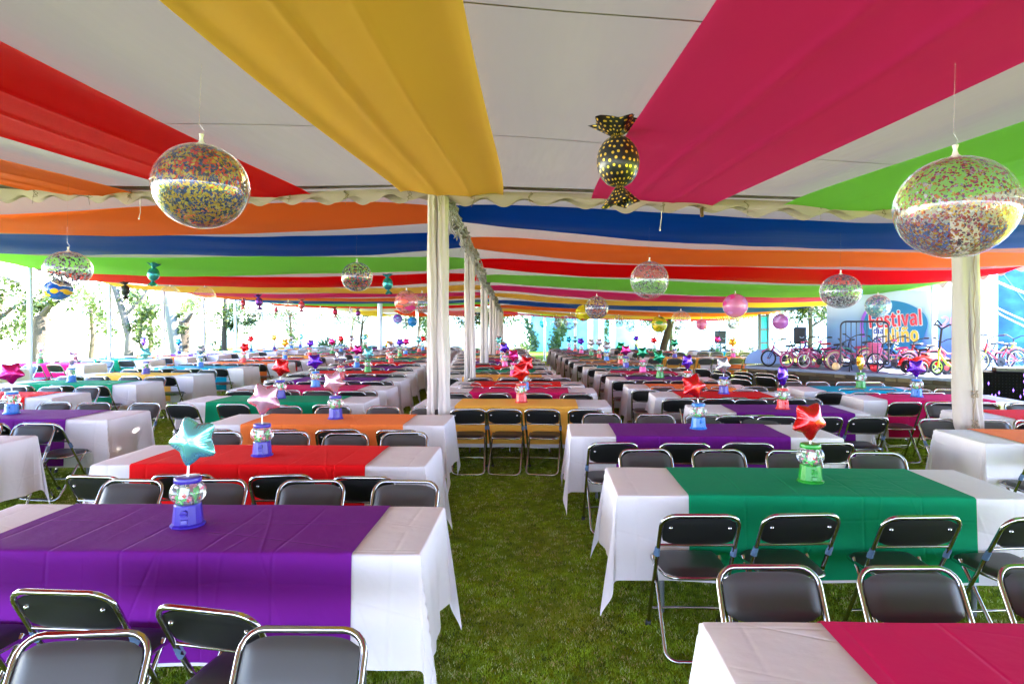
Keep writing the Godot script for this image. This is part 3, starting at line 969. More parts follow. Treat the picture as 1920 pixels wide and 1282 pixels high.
	vine("thin vine on the blue wall near the white columns", [Vector3(5.1, 0.3, -39.2), Vector3(5.0, 1.2, -39.2), Vector3(5.2, 2.4, -39.1)], 200, 0.15, 0.2, 76)
	vine("hanging vine between the third and fourth left posts", [Vector3(-20.6, 0.6, -38.5), Vector3(-20.6, 1.8, -38.0), Vector3(-20.6, 3.0, -39.2), Vector3(-20.6, 3.6, -41.0)], 380, 0.2, 0.24, 77)
	vine("vine along the top of the far white wall on the left", [Vector3(-12.0, 2.6, -44.6), Vector3(-9.5, 2.9, -44.4), Vector3(-7.0, 2.4, -44.2), Vector3(-6.5, 1.2, -44.2)], 420, 0.22, 0.26, 78)
	# small tower with cyan panes
	o = thing("glazed_tower", "narrow grey-framed tower of cyan panes beyond the stage", "tower", Vector3(8.55, 0, -22.8))
	k = Kit.new()
	for x in [-0.14, 0.14]: k.box(Vector3(x, 1.05, 0), Vector3(0.04, 2.1, 0.22))
	for i in 5: k.box(Vector3(0, 0.1 + 0.48 * i, 0), Vector3(0.236, 0.05, 0.218))
	part("frame", k.mesh(), plain(Color8(84, 96, 104), 0.5, 0.3), o)
	for i in 4:
		k = Kit.new()
		k.box(Vector3(0, 0.34 + 0.48 * i, 0), Vector3(0.234, 0.424, 0.1))
		part("pane", k.mesh(), plain(Color8(20, 178, 216), 0.25), o)

# ------------------------------------------------------------------ stage
const ST := Vector3(5.09, 0, -14.6)
const SU := Vector3(0.605, 0, 0.795)      # along the stage front, to the right
const SN := Vector3(0.795, 0, -0.605)     # away from the audience
const SH := 0.8
const SL := 8.2

func on_stage(px: float, d: float) -> Vector3:
	return Vector3((px - 982.0) / F * d, SH + 0.004, -d)

func build_stage() -> void:
	var o = thing("stage", "low stage with stacked-stone front and pale blue floor", "stage")
	var turn = Basis(SU, Vector3.UP, SU.cross(Vector3.UP))
	var k = Kit.new()
	k.box(ST + SU * SL / 2 + SN * 2.6 + Vector3(0, SH - 0.03, 0), Vector3(SL + 0.1, 0.06, 5.2), turn)
	part("deck", k.mesh(), plain(Color8(110, 124, 158), 0.6), o)
	k = Kit.new()
	k.box(ST + SU * SL / 2 + SN * 2.65 + Vector3(0, (SH - 0.064) / 2, 0), Vector3(SL, SH - 0.064, 5.0), turn)
	part("core", k.mesh(), plain(Color8(34, 28, 24), 0.95), o)
	# stacked stones along the front, each one a piece
	var tones = [Color8(104, 88, 74), Color8(124, 106, 86), Color8(86, 74, 66), Color8(146, 128, 106), Color8(98, 92, 88)]
	var tm = []
	for c in tones:
		var m = StandardMaterial3D.new()
		m.resource_name = "ledge_stone"
		m.albedo_color = c
		m.roughness = 0.85
		m.heightmap_enabled = true
		m.heightmap_texture = bark_tex
		m.heightmap_scale = 3.0
		m.uv1_triplanar = true
		m.uv1_world_triplanar = true
		m.uv1_scale = Vector3.ONE * 3.0
		tm.append(m)
	var meshes = {}
	var r = RandomNumberGenerator.new()
	r.seed = 88
	for course in 9:
		var s = 0.0
		var hgt = 0.077
		while s < SL - 0.05:
			var w: float = [0.22, 0.3, 0.38, 0.46][r.randi() % 4]
			w = minf(w, SL - s)
			var key = "%.2f" % w
			if not meshes.has(key):
				var kk = Kit.new()
				kk.box(Vector3.ZERO, Vector3(w - 0.008, hgt - 0.007, 0.06), Basis.IDENTITY, 0.006)
				meshes[key] = kk.mesh()
			var b = part("stone", meshes[key], tm[r.randi() % 5], o)
			b.transform = Transform3D(turn, ST + SU * (s + w / 2) + SN * (0.12 - r.randf_range(0.0, 0.03)) + Vector3(0, 0.02 + (course + 0.5) * 0.0795, 0))
			s += w
	# left end of the stage
	k = Kit.new()
	k.box(ST + SN * 2.6 + SU * 0.02 + Vector3(0, SH / 2 - 0.04, 0), Vector3(0.1, SH - 0.09, 5.0), turn)
	part("side_panel", k.mesh(), plain(Color8(58, 48, 42), 0.9), o)

func text(s: String, size: float, m: Material, parent: Node, at: Vector3, called := "lettering", turn := 0.0, tall := 1.0) -> MeshInstance3D:
	var t = TextMesh.new()
	t.text = s
	var f = SystemFont.new()
	f.font_names = PackedStringArray(["Droid Sans"])
	f.font_weight = 700
	t.font = f
	t.font_size = 64
	t.pixel_size = size / 64.0
	t.depth = 0.004
	var o = part(called, t, m, parent, at)
	o.rotation.z = turn
	o.scale = Vector3(1, tall, 1)
	return o

func build_stage_things() -> void:
	# festival banner between poles behind the stage
	var b0 = ST + SN * 3.6 + SU * 0.15
	var turn = Basis(SU, Vector3.UP, SU.cross(Vector3.UP))
	var o = thing("festival_banner", "printed blue and white festival banner hung behind the bikes", "banner")
	o.transform = Transform3D(turn, b0 + SU * 1.1 + Vector3(0, SH, 0))
	var k = Kit.new()
	var W = 2.5
	k.grid(lin(-W / 2, W / 2, 30), lin(0.05, 1.75, 12), func(x, y): return Vector3(x, y, 0.012 * sin(x * 5.0) + 0.008 * sin(y * 4.0 + x)), func(x, y): return Vector2(x / W + 0.5, 1.0 - y / 1.75), true)
	var g = GradientTexture2D.new()
	g.gradient = grad([Color8(206, 216, 226), Color8(180, 200, 222), Color8(120, 160, 204), Color8(92, 126, 184), Color8(110, 136, 188)])
	g.fill_from = Vector2(0, 0)
	g.fill_to = Vector2(0, 1)
	g.width = 64
	g.height = 256
	var bm = StandardMaterial3D.new()
	bm.resource_name = "banner_print"
	bm.albedo_texture = g
	bm.roughness = 0.6
	part("sheet", k.mesh(), bm, o)
	var flat = func(called: String, pts: PackedVector2Array, c: Color, z: float):
		var kk = Kit.new()
		var idx = Geometry2D.triangulate_polygon(pts)
		var vv = PackedVector3Array()
		for p in pts: vv.append(Vector3(p.x, p.y, z))
		kk.put(vv, idx)
		part(called, kk.mesh(), plain(c, 0.6), o)
	# cyan splash with a purple swirl edge
	var ring = PackedVector2Array()
	for i in 40:
		var a = TAU * i / 40.0
		ring.append(Vector2(0.42 + 0.72 * cos(a) * (1.0 + 0.05 * sin(a * 5)), 0.86 + 0.68 * sin(a) * (1.0 + 0.07 * sin(a * 3 + 1))))
	flat.call("printed_splash", ring, Color8(8, 118, 168), 0.032)
	ring = PackedVector2Array()
	for i in 30:
		var a = lerpf(1.9, 3.5, i / 29.0)
		ring.append(Vector2(0.40 + 0.78 * cos(a), 0.88 + 0.76 * sin(a)))
	for i in 30:
		var a = lerpf(3.5, 1.9, i / 29.0)
		ring.append(Vector2(0.40 + 0.70 * cos(a), 0.88 + 0.70 * sin(a)))
	flat.call("printed_swirl", ring, Color8(160, 92, 214), 0.036)
	ring = PackedVector2Array()
	for i in 24:
		var a = TAU * i / 24.0
		ring.append(Vector2(0.07 + 0.15 * signf(cos(a)) * pow(absf(cos(a)), 0.4), 0.68 + 0.22 * signf(sin(a)) * pow(absf(sin(a)), 0.4)))
	flat.call("printed_patch", ring, Color8(244, 248, 252), 0.036)
	var white = plain(Color8(250, 250, 250), 0.6)
	var offs = []
	for i in 8: offs.append(Vector3(cos(TAU * i / 8.0), sin(TAU * i / 8.0), 0) * 0.022)
	for ofs in offs: text("Festival", 0.33, white, o, Vector3(0.43, 1.06, 0.030) + ofs, "lettering_outline", 0.07, 1.5)
	text("Festival", 0.33, plain(Color8(232, 44, 66), 0.5), o, Vector3(0.43, 1.06, 0.036), "lettering", 0.07, 1.5)
	for ofs in offs: text("Niño", 0.34, white, o, Vector3(0.58, 0.68, 0.030) + ofs * 0.8, "lettering_outline", 0.06, 1.35)
	text("Niño", 0.34, plain(Color8(250, 190, 56), 0.5), o, Vector3(0.58, 0.68, 0.036), "lettering", 0.06, 1.35)
	text("día", 0.17, plain(Color8(24, 60, 160), 0.5), o, Vector3(0.07, 0.78, 0.046), "lettering", 0.0, 1.2)
	text("del", 0.17, plain(Color8(24, 60, 160), 0.5), o, Vector3(0.07, 0.57, 0.046), "lettering", 0.0, 1.2)
	# second panel to the right
	o = thing("side_banner", "pale blue printed side banner right of the festival banner", "banner")
	o.transform = Transform3D(turn, b0 + SU * 2.86 + Vector3(0, SH, 0))
	k = Kit.new()
	k.grid(lin(-0.42, 0.42, 10), lin(0.05, 1.75, 10), func(x, y): return Vector3(x, y, 0.015 * sin(x * 6.0 + 1.0)), func(x, y): return Vector2(x / 0.84 + 0.5, 1.0 - y / 1.75), true)
	part("sheet", k.mesh(), bm, o)
	text("20", 0.34, plain(Color8(226, 160, 196), 0.6), o, Vector3(-0.16, 1.0, 0.03))
	# wall and hangings at the right
	var shade = StandardMaterial3D.new()
	shade.resource_name = "blue_sheet"
	shade.albedo_texture = noise_tex(0.012, 40, false, 1, grad([Color8(12, 58, 116), Color8(26, 84, 146), Color8(70, 134, 184)]), 512, 4)
	shade.uv1_triplanar = true
	shade.uv1_scale = Vector3.ONE * 0.3
	shade.roughness = 0.7
	o = thing("tent_side_wall", "blue sheet wall with slanting seams at the right edge", "tent wall")
	k = Kit.new()
	var w0 = P(1849, 700, 16.6)
	k.box(Vector3(w0.x + 2.2, 2.1, -16.6 + 1.1), Vector3(5.0, 4.2, 0.12), Basis(Vector3.UP, -0.45))
	part("sheet", k.mesh(), shade, o)
	for i in 7:
		var kk = Kit.new()
		var q = Transform3D(Basis(Vector3.UP, -0.45), Vector3(w0.x + 2.2, 2.1, -15.5))
		kk.tube([q * Vector3(-2.4 + 0.55 * i, 1.4, 0.07), q * Vector3(-0.4 + 0.55 * i, -1.8, 0.07)], 0.012, 5)
		part("seam", kk.mesh(), plain(Color8(112, 160, 204), 0.7), o)
	o = thing("corner_pillar", "white pillar at the left end of the blue sheet wall", "pillar", Vector3(11.75, 0, -16.2))
	k = Kit.new()
	k.box(Vector3(0, 2.2, 0), Vector3(0.34, 4.4, 0.3), Basis.IDENTITY, 0.02)
	part("shaft", k.mesh(), plain(Color8(240, 240, 242), 0.8), o)
	var lines = [[P(1850, 566, 15.2), P(1930, 604, 12.8), 0.012, Color8(236, 240, 246), "upper white guy rope crossing the blue wall"], [P(1850, 574, 15.2), P(1930, 616, 12.8), 0.012, Color8(236, 240, 246), "lower white guy rope crossing the blue wall"], [P(1852, 519, 15.0), P(1930, 552, 12.5), 0.022, Color8(240, 168, 140), "orange webbing strap slanting across the blue wall"]]
	for l in lines:
		k = Kit.new()
		k.tube([l[0], (l[0] + l[1]) / 2 + Vector3(0, -0.02, 0), l[1]], l[2], 6)
		tag(part("guy_rope", k.mesh(), plain(l[3], 0.8), self), l[4], "rope", "guy ropes at the right edge")
	# LED booth
	o = thing("led_booth", "black booth front with a grid of purple lit points, right edge", "booth")
	var bt = Transform3D(Basis(Vector3.UP, -0.42), Vector3(8.35, 0, -10.05))
	o.transform = bt
	k = Kit.new()
	k.box(Vector3(0.1, 0.49, -0.3), Vector3(2.1, 0.98, 0.6), Basis.IDENTITY, 0.01)
	part("housing", k.mesh(), plain(Color8(5, 5, 7), 0.9, 0.0, 0.15), o)
	var dk = Kit.new()
	var lk = Kit.new()
	var r = RandomNumberGenerator.new()
	r.seed = 9
	for i in 44:
		for j in 19:
			var p = Vector3(-0.91 + i * 0.047, 0.06 + j * 0.049, 0.004)
			if r.randf() < 0.12:
				lk.box(p, Vector3(0.02, 0.02, 0.008))
				lk.box(p, Vector3(0.007, 0.06, 0.004))
			else:
				dk.box(p, Vector3(0.010, 0.010, 0.006))
	part("unlit_leds", dk.mesh(), plain(Color8(26, 25, 30), 0.8, 0.0, 0.2), o).set_meta("kind", "stuff")
	var em = StandardMaterial3D.new()
	em.resource_name = "led_glow"
	em.albedo_color = Color8(150, 110, 255)
	em.emission_enabled = true
	em.emission = Color8(150, 96, 255)
	em.emission_energy_multiplier = 0.12
	part("lit_leds", lk.mesh(), em, o).set_meta("kind", "stuff")
	o = thing("mixing_desk", "black mixing desk standing on the lit booth", "mixing desk")
	o.transform = bt * Transform3D(Basis.IDENTITY, Vector3(0.35, 0.982, -0.3))
	k = Kit.new()
	k.box(Vector3(0, 0.05, 0), Vector3(0.9, 0.1, 0.5), Basis.IDENTITY, 0.012)
	k.box(Vector3(0, 0.14, -0.16), Vector3(0.9, 0.1, 0.14), Basis.IDENTITY, 0.012)
	part("body", k.mesh(), plain(Color8(34, 36, 42), 0.5), o)
	k = Kit.new()
	for i in 16:
		for j in 4:
			k.box(Vector3(-0.4 + i * 0.053, 0.108, 0.18 - 0.08 * j), Vector3(0.016, 0.02, 0.02))
	part("knobs", k.mesh(), plain(Color8(150, 152, 160), 0.4), o).set_meta("kind", "stuff")
	o = thing("equipment_case", "small black equipment case in front of the mixing desk", "case")
	o.transform = bt * Transform3D(Basis.IDENTITY, Vector3(-0.55, 0.982, -0.2))
	k = Kit.new()
	k.box(Vector3(0, 0.035, 0), Vector3(0.4, 0.07, 0.3), Basis.IDENTITY, 0.01)
	part("body", k.mesh(), plain(Color8(26, 27, 30), 0.5), o)
	k = Kit.new()
	k.box(Vector3(0, 0.06, 0.16), Vector3(0.12, 0.02, 0.02), Basis.IDENTITY, 0.004)
	part("handle", k.mesh(), plain(Color8(90, 92, 96), 0.4), o)
	speaker("blue-black loudspeaker on a stand left of the festival banner", P(1501, 629, 16.6), 0.30, 0.44, -0.5)
	speaker("grey loudspeaker hung on a far post behind the orange tables", P(1351, 632, 23.0), 0.32, 0.46, 0.2)
	# blue half-disc board
	o = thing("arch_board", "pale blue half-round board leaning on the stage left end", "board", on_stage(1432, 15.3))
	var hp = PackedVector2Array()
	for i in 21: hp.append(Vector2(0.42 * cos(PI * i / 20.0), 0.34 * sin(PI * i / 20.0)))
	var cs = CSGPolygon3D.new()
	cs.polygon = hp
	cs.depth = 0.05
	cs.material = plain(Color8(136, 168, 226), 0.5)
	cs.name = "board"
	o.add_child(cs)
	o.rotation.y = -0.3
	barricade()
	bikes()

func speaker(label: String, at: Vector3, w: float, h: float, turn: float) -> void:
	var o = thing("loudspeaker", label, "loudspeaker", Vector3(at.x, 0, at.z), turn)
	var k = Kit.new()
	k.box(Vector3(0, at.y, 0), Vector3(w, h, w * 0.9), Basis.IDENTITY, 0.03)
	part("cabinet", k.mesh(), plain(Color8(48, 66, 92), 0.5), o)
	k = Kit.new()
	k.box(Vector3(0, at.y, w * 0.45 + 0.004), Vector3(w * 0.84, h * 0.86, 0.012), Basis.IDENTITY, 0.004)
	part("grille", k.mesh(), plain(Color8(24, 28, 36), 0.6), o)
	k = Kit.new()
	var p = []
	for i in 9: p.append(Vector3(0.16 * w * cos(PI + PI * i / 8.0) + w * 0.18, at.y - 0.02 + 0.12 * w * sin(PI + PI * i / 8.0), w * 0.45 + 0.016))
	k.tube(p, 0.012, 6)
	part("handle", k.mesh(), plain(Color8(150, 170, 196), 0.4), o)
	k = Kit.new()
	k.tube([Vector3(0, 0, 0), Vector3(0, at.y - h / 2, 0)], 0.02, 8)
	for i in 3:
		var a = TAU * i / 3.0
		k.tube([Vector3(0, 0.5, 0), Vector3(0.35 * cos(a), 0.01, 0.35 * sin(a))], 0.012, 6)
	part("stand", k.mesh(), plain(Color8(40, 42, 46), 0.5), o)

func barricade() -> void:
	var o = thing("crowd_barrier", "dark steel crowd barrier standing among the bikes", "barrier")
	var a = on_stage(1577, 13.0)
	var b = on_stage(1667, 12.55)
	var d = b - a
	o.transform = Transform3D(Basis(Vector3.UP, atan2(-d.z, d.x)), a)
	var L = d.length()
	var m = plain(Color8(44, 46, 58), 0.4, 0.5)
	var k = Kit.new()
	var ring = []
	var y0 = 0.16
	var y1 = 1.0
	var cr = 0.1
	for c in [[L - cr, y1 - cr, 0], [cr, y1 - cr, 1], [cr, y0 + 0.02, 2], [L - cr, y0 + 0.02, 3]]:
		for i in 6:
			var an = PI / 2 * (c[2] + i / 5.0)
			var rr: float = cr if c[2] < 2 else 0.02
			ring.append(Vector3(c[0] + (rr if c[2] < 2 else cr) * cos(an), c[1] + rr * sin(an), 0))
	k.tube(ring, 0.017, 8, -1, 0, 0, true)
	part("rail_frame", k.mesh(), m, o)
	for i in 8:
		k = Kit.new()
		var x = L * (i + 1) / 9.0
		k.tube([Vector3(x, y0, 0), Vector3(x, y1, 0)], 0.009, 6)
		part("bar", k.mesh(), m, o)
	for x in [0.18, L - 0.18]:
		k = Kit.new()
		k.tube([Vector3(x, 0.01, -0.25), Vector3(x, 0.13, -0.1), Vector3(x, 0.16, 0), Vector3(x, 0.13, 0.1), Vector3(x, 0.01, 0.25)], 0.014, 7)
		part("foot", k.mesh(), m, o)

# a child's bike facing -x, standing at the origin between its wheels
func bike(label: String, at: Vector3, turn: float, r: float, frame: Color, tyre: Color, fork: Color, saddle: Color, grip: Color, train: bool, basket: bool, grp := "children's bikes on the stage") -> Node3D:
	var o = thing("bicycle", label, "bicycle", at, turn, grp)
	var wb = r * 3.55 * 0.5
	frame = frame.darkened(0.28)
	fork = fork.darkened(0.28)
	tyre = tyre.darkened(0.2)
	saddle = saddle.darkened(0.25)
	var fm = plain(frame, 0.3)
	var black = plain(Color8(20, 20, 22), 0.6)
	var chrome = plain(Color8(200, 204, 210), 0.2, 0.9)
	for s in [-1, 1]:
		var w = Node3D.new()
		w.name = "front_wheel" if s < 0 else "rear_wheel"
		o.add_child(w)
		w.position = Vector3(wb * s, r, 0)
		var k = Kit.new()
		var ring = []
		for i in 28: ring.append(Vector3(cos(TAU * i / 28.0), sin(TAU * i / 28.0), 0) * (r - 0.018))
		k.tube(ring, 0.019, 8, -1, 0, 0, true)
		part("tyre", k.mesh(), plain(tyre, 0.8), w)
		k = Kit.new()
		ring = []
		for i in 28: ring.append(Vector3(cos(TAU * i / 28.0), sin(TAU * i / 28.0), 0) * (r - 0.040))
		k.tube(ring, 0.008, 6, -1, 0, 0, true)
		part("rim", k.mesh(), plain(fork.lerp(Color8(220, 220, 226), 0.45), 0.3, 0.4), w)
		k = Kit.new()
		for i in 14:
			var a = TAU * i / 14.0
			k.tube([Vector3(0, 0, 0.014 * (1 if i % 2 else -1)), Vector3(cos(a), sin(a), 0) * (r - 0.04)], 0.0016, 4)
		k.tube([Vector3(0, 0, -0.035), Vector3(0, 0, 0.035)], 0.014, 8)
		part("spokes", k.mesh(), chrome, w)
	var bb = Vector3(wb * 0.08, r * 0.92, 0)
	var head = Vector3(-wb * 0.62, r * 2.35, 0)
	var hl = Vector3(-wb * 0.70, r * 1.95, 0)
	var st = Vector3(wb * 0.45, r * 2.05, 0)
	var k = Kit.new()
	k.tube([hl, bb], 0.021, 8)
	k.tube([head, Vector3(-wb * 0.2, r * 1.75, 0), st.lerp(bb, 0.3)], 0.016, 8)
	k.tube([st, bb], 0.016, 8)
	k.tube([hl - Vector3(0.01, 0.03, 0), head + Vector3(0.005, 0.03, 0)], 0.024, 8)
	for z in [-0.04, 0.04]:
		k.tube([bb + Vector3(0, 0, z * 0.5), Vector3(wb, r, z)], 0.010, 6)
		k.tube([st.lerp(bb, 0.15) + Vector3(0, 0, z * 0.4), Vector3(wb, r, z)], 0.009, 6)
	part("frame", k.mesh(), fm, o)
	k = Kit.new()
	for z in [-0.04, 0.04]:
		k.tube([hl + Vector3(0, 0, z * 0.6), Vector3(-wb * 0.86, r * 1.4, z), Vector3(-wb, r, z)], 0.011, 6)
	k.tube([hl + Vector3(0, 0, -0.028), hl + Vector3(0, 0, 0.028)], 0.014, 6)
	part("fork", k.mesh(), plain(fork, 0.3), o)
	k = Kit.new()
	k.tube([head, head + Vector3(0.02, r * 0.55, 0)], 0.013, 6)
	var hb = head + Vector3(0.02, r * 0.5, 0)
	k.tube([hb + Vector3(0.07, 0.09, -0.24), hb + Vector3(0.02, 0.07, -0.14), hb, hb + Vector3(0.02, 0.07, 0.14), hb + Vector3(0.07, 0.09, 0.24)], 0.011, 7)
	var bar = part("handlebar", k.mesh(), black, o)
	for z in [-1, 1]:
		k = Kit.new()
		k.tube([hb + Vector3(0.065, 0.088, 0.20 * z), hb + Vector3(0.09, 0.092, 0.30 * z)], 0.017, 8)
		part("grip", k.mesh(), plain(grip, 0.6), bar)
	k = Kit.new()
	k.tube([st, st + Vector3(0.03, r * 0.32, 0)], 0.012, 6)
	var sp = st + Vector3(0.05, r * 0.36, 0)
	k.grid(lin(0, 1, 8), lin(0, TAU, 10), func(u, a):
		var wd = lerpf(0.022, 0.075, smoothstep(0.2, 0.9, u)) * (1.0 if u < 0.95 and u > 0.03 else 0.3)
		return sp + Vector3(-0.12 + 0.24 * u, 0.024 * sin(a) + 0.02 * u, wd * cos(a)))
	part("saddle", k.mesh(), plain(saddle, 0.5), o)
	k = Kit.new()
	k.disc(bb + Vector3(0, 0, 0.035), Vector3(0, 0, 1), r * 0.42, 16)
	k.tube([bb + Vector3(0, 0, -0.05), bb + Vector3(0, 0, 0.05)], 0.018, 8)
	for s in [-1, 1]:
		k.tube([bb + Vector3(0, 0, 0.05 * s), bb + Vector3(0.07 * s, -0.06 * s, 0.06 * s)], 0.008, 6)
		k.box(bb + Vector3(0.07 * s, -0.06 * s, 0.10 * s), Vector3(0.07, 0.02, 0.06))
	part("crank", k.mesh(), black, o)
	for s in [-1, 1]:
		k = Kit.new()
		var arc = []
		for i in 9:
			var a = lerpf(0.35, 2.2, i / 8.0) + (0.0 if s > 0 else 0.25)
			arc.append(Vector3(wb * s + cos(a) * (r + 0.022), r + sin(a) * (r + 0.022), 0))
		k.tube(arc, 0.015, 6)
		part("mudguard", k.mesh(), fm, o)
	if train:
		for z in [-1, 1]:
			k = Kit.new()
			k.tube([Vector3(wb, r, 0.03 * z), Vector3(wb + 0.02, 0.07, 0.14 * z)], 0.008, 6)
			var ring = []
			for i in 16: ring.append(Vector3(wb + 0.02 + cos(TAU * i / 16.0) * 0.045, 0.062 + sin(TAU * i / 16.0) * 0.045, 0.155 * z))
			k.tube(ring, 0.016, 6, -1, 0, 0, true)
			k.disc(Vector3(wb + 0.02, 0.062, 0.162 * z), Vector3(0, 0, z), 0.04, 12)
			part("training_wheel", k.mesh(), plain(fork.lerp(Color8(230, 60, 70), 0.5), 0.5), o)
	if basket:
		k = Kit.new()
		var c = head + Vector3(-0.15, r * 0.1, 0)
		for i in 7:
			var y = -0.08 + 0.03 * i
			var rr = 0.085 + 0.005 * i
			var ring = []
			for j in 14: ring.append(c + Vector3(cos(TAU * j / 14.0) * rr, y, sin(TAU * j / 14.0) * rr * 1.2))
			k.tube(ring, 0.011, 5, -1, 0, 0, true)
		part("basket", k.mesh(), plain(Color8(214, 92, 150), 0.6), o)
	return o

func bikes() -> void:
	var bk = Color8(18, 18, 20)
	var pink = Color8(232, 92, 150)
	var deep = Color8(214, 40, 118)
	bike("small magenta and blue bike with black tyres, leftmost on the stage", on_stage(1467, 14.35), 0.15, 0.185, deep, bk, Color8(40, 90, 200), bk, bk, false, false)
	bike("pink bike with training wheels, second from the stage left end", on_stage(1500, 13.95), 0.1, 0.165, pink, Color8(210, 70, 140), Color8(238, 150, 190), deep, pink, true, false)
	bike("purple bike with red saddle behind the pink training bike", on_stage(1530, 14.6), -0.1, 0.2, Color8(96, 40, 170), bk, Color8(130, 60, 190), Color8(216, 30, 40), bk, false, false)
	bike("pink and white bike with red tyred training wheels left of the barrier", on_stage(1533, 13.55), 0.12, 0.17, pink, Color8(160, 60, 110), Color8(244, 244, 246), deep, pink, true, false)
	bike("green bike behind the left side of the barrier", on_stage(1556, 14.1), 0.05, 0.2, Color8(40, 170, 130), bk, Color8(40, 60, 90), bk, bk, false, false)
	bike("pink bike with cream tyres behind the barrier bars", on_stage(1596, 13.35), 0.05, 0.19, Color8(234, 86, 140), Color8(222, 206, 160), Color8(240, 120, 160), Color8(210, 40, 90), bk, true, false)
	bike("dark blue bike at the back behind the barrier", on_stage(1610, 14.3), 0.3, 0.22, Color8(40, 50, 110), bk, Color8(40, 44, 60), bk, bk, false, false)
	bike("yellow forked bike behind the right side of the barrier", on_stage(1655, 13.7), 0.1, 0.21, Color8(226, 220, 60), bk, Color8(226, 226, 80), bk, bk, false, false)
	bike("pink bike with a front basket right of the barrier", on_stage(1673, 12.8), 0.05, 0.19, Color8(236, 110, 160), bk, Color8(238, 130, 176), deep, pink, false, true)
	bike("sky blue bike behind the pink basket bike", on_stage(1698, 13.6), -0.15, 0.21, Color8(20, 150, 220), bk, Color8(30, 60, 160), Color8(30, 40, 70), bk, false, false)
	bike("red and yellow bike behind the ride-on quad", on_stage(1730, 13.4), 0.2, 0.2, Color8(222, 40, 40), bk, Color8(234, 214, 60), bk, bk, false, false)
	bike("salmon pink bike partly behind the thick white pole", on_stage(1782, 13.0), 0.1, 0.2, Color8(238, 110, 110), bk, Color8(240, 140, 130), deep, bk, false, false)
	bike("blue bike with red rims right of the thick white pole", on_stage(1848, 13.6), -0.1, 0.22, Color8(20, 96, 190), bk, Color8(210, 30, 60), bk, bk, false, false)
	bike("lime forked red bike with raised black saddle, near the booth", on_stage(1873, 12.7), 0.1, 0.225, Color8(220, 40, 50), Color8(60, 60, 66), Color8(214, 220, 50), bk, bk, false, false)
	bike("yellow-green bike at the far right behind the mixing desk", on_stage(1918, 13.6), 0.2, 0.22, Color8(190, 200, 50), bk, Color8(60, 60, 60), bk, bk, false, false)
	# ride-on quad
	var o = thing("ride_on_quad", "red and black ride-on toy quad at the stage front", "toy quad", on_stage(1736, 12.25), 0.2)
	var bkm = plain(bk, 0.7)
	for s in [[-1, -1], [-1, 1], [1, -1], [1, 1]]:
		var k = Kit.new()
		var ring = []
		for i in 20: ring.append(Vector3(0.26 * s[0] + cos(TAU * i / 20.0) * 0.085, 0.125 + sin(TAU * i / 20.0) * 0.085, 0.19 * s[1]))
		k.tube(ring, 0.042, 8, -1, 0, 0, true)
		var w = part("wheel", k.mesh(), bkm, o)
		k = Kit.new()
		k.disc(Vector3(0.26 * s[0], 0.125, 0.195 * s[1] + 0.03 * s[1]), Vector3(0, 0, s[1]), 0.055, 14)
		part("hub", k.mesh(), plain(Color8(216, 30, 36), 0.4), w)
	var k = Kit.new()
	k.grid(lin(-0.38, 0.38, 14), lin(0, TAU, 14), func(x, a):
		var wd = 0.12 + 0.05 * cos(x * 9.0)
		var hy = 0.07 + 0.03 * cos(x * 7.0)
		if absf(x) > 0.37: wd = 0.02
		return Vector3(x, 0.27 + 0.03 * sin(x * 5.0) + hy * sin(a), wd * cos(a)))
	part("body", k.mesh(), plain(Color8(206, 20, 26), 0.25), o)
	for s in [[-1, -1], [-1, 1], [1, -1], [1, 1]]:
		k = Kit.new()
		var arc = []
		for i in 8: arc.append(Vector3(0.26 * s[0] + cos(PI * i / 7.0) * 0.16, 0.15 + sin(PI * i / 7.0) * 0.14, 0.18 * s[1]))
		k.tube(arc, 0.03, 6)
		part("fender", k.mesh(), plain(Color8(206, 20, 26), 0.25), o)
	k = Kit.new()
	k.box(Vector3(0.1, 0.36, 0), Vector3(0.28, 0.06, 0.16), Basis.IDENTITY, 0.02)
	part("seat", k.mesh(), bkm, o)
	k = Kit.new()
	k.tube([Vector3(-0.16, 0.32, 0), Vector3(-0.12, 0.46, 0)], 0.018, 8)
	k.tube([Vector3(-0.08, 0.5, -0.2), Vector3(-0.12, 0.46, -0.08), Vector3(-0.12, 0.46, 0.08), Vector3(-0.08, 0.5, 0.2)], 0.014, 8)
	part("handlebar", k.mesh(), bkm, o)
	# tricycle with a push frame
	o = thing("tricycle", "black and lime tricycle with tall black handlebar, nearest the stage edge", "tricycle", on_stage(1772, 11.95), 0.15)
	var lime = Color8(170, 214, 40)
	for w in [[-0.16, 0.15, 0.0, 0.15], [0.26, 0.1, -0.17, 0.1], [0.26, 0.1, 0.17, 0.1]]:
		k = Kit.new()
		var ring = []
		for i in 24: ring.append(Vector3(w[0] + cos(TAU * i / 24.0) * (w[3] - 0.02), w[1] + sin(TAU * i / 24.0) * (w[3] - 0.02), w[2]))
		k.tube(ring, 0.022, 8, -1, 0, 0, true)
		var wn = part("wheel", k.mesh(), bkm, o)
		k = Kit.new()
		ring = []
		for i in 24: ring.append(Vector3(w[0] + cos(TAU * i / 24.0) * (w[3] - 0.045), w[1] + sin(TAU * i / 24.0) * (w[3] - 0.045), w[2]))
		k.tube(ring, 0.008, 6, -1, 0, 0, true)
		for i in 5:
			var a = TAU * i / 5.0
			k.tube([Vector3(w[0], w[1], w[2]), Vector3(w[0] + cos(a) * (w[3] - 0.045), w[1] + sin(a) * (w[3] - 0.045), w[2])], 0.008, 5)
		part("rim", k.mesh(), plain(lime, 0.4), wn)
	k = Kit.new()
	k.tube([Vector3(-0.16, 0.15, 0.04), Vector3(-0.12, 0.42, 0.0), Vector3(-0.1, 0.5, 0)], 0.016, 8)
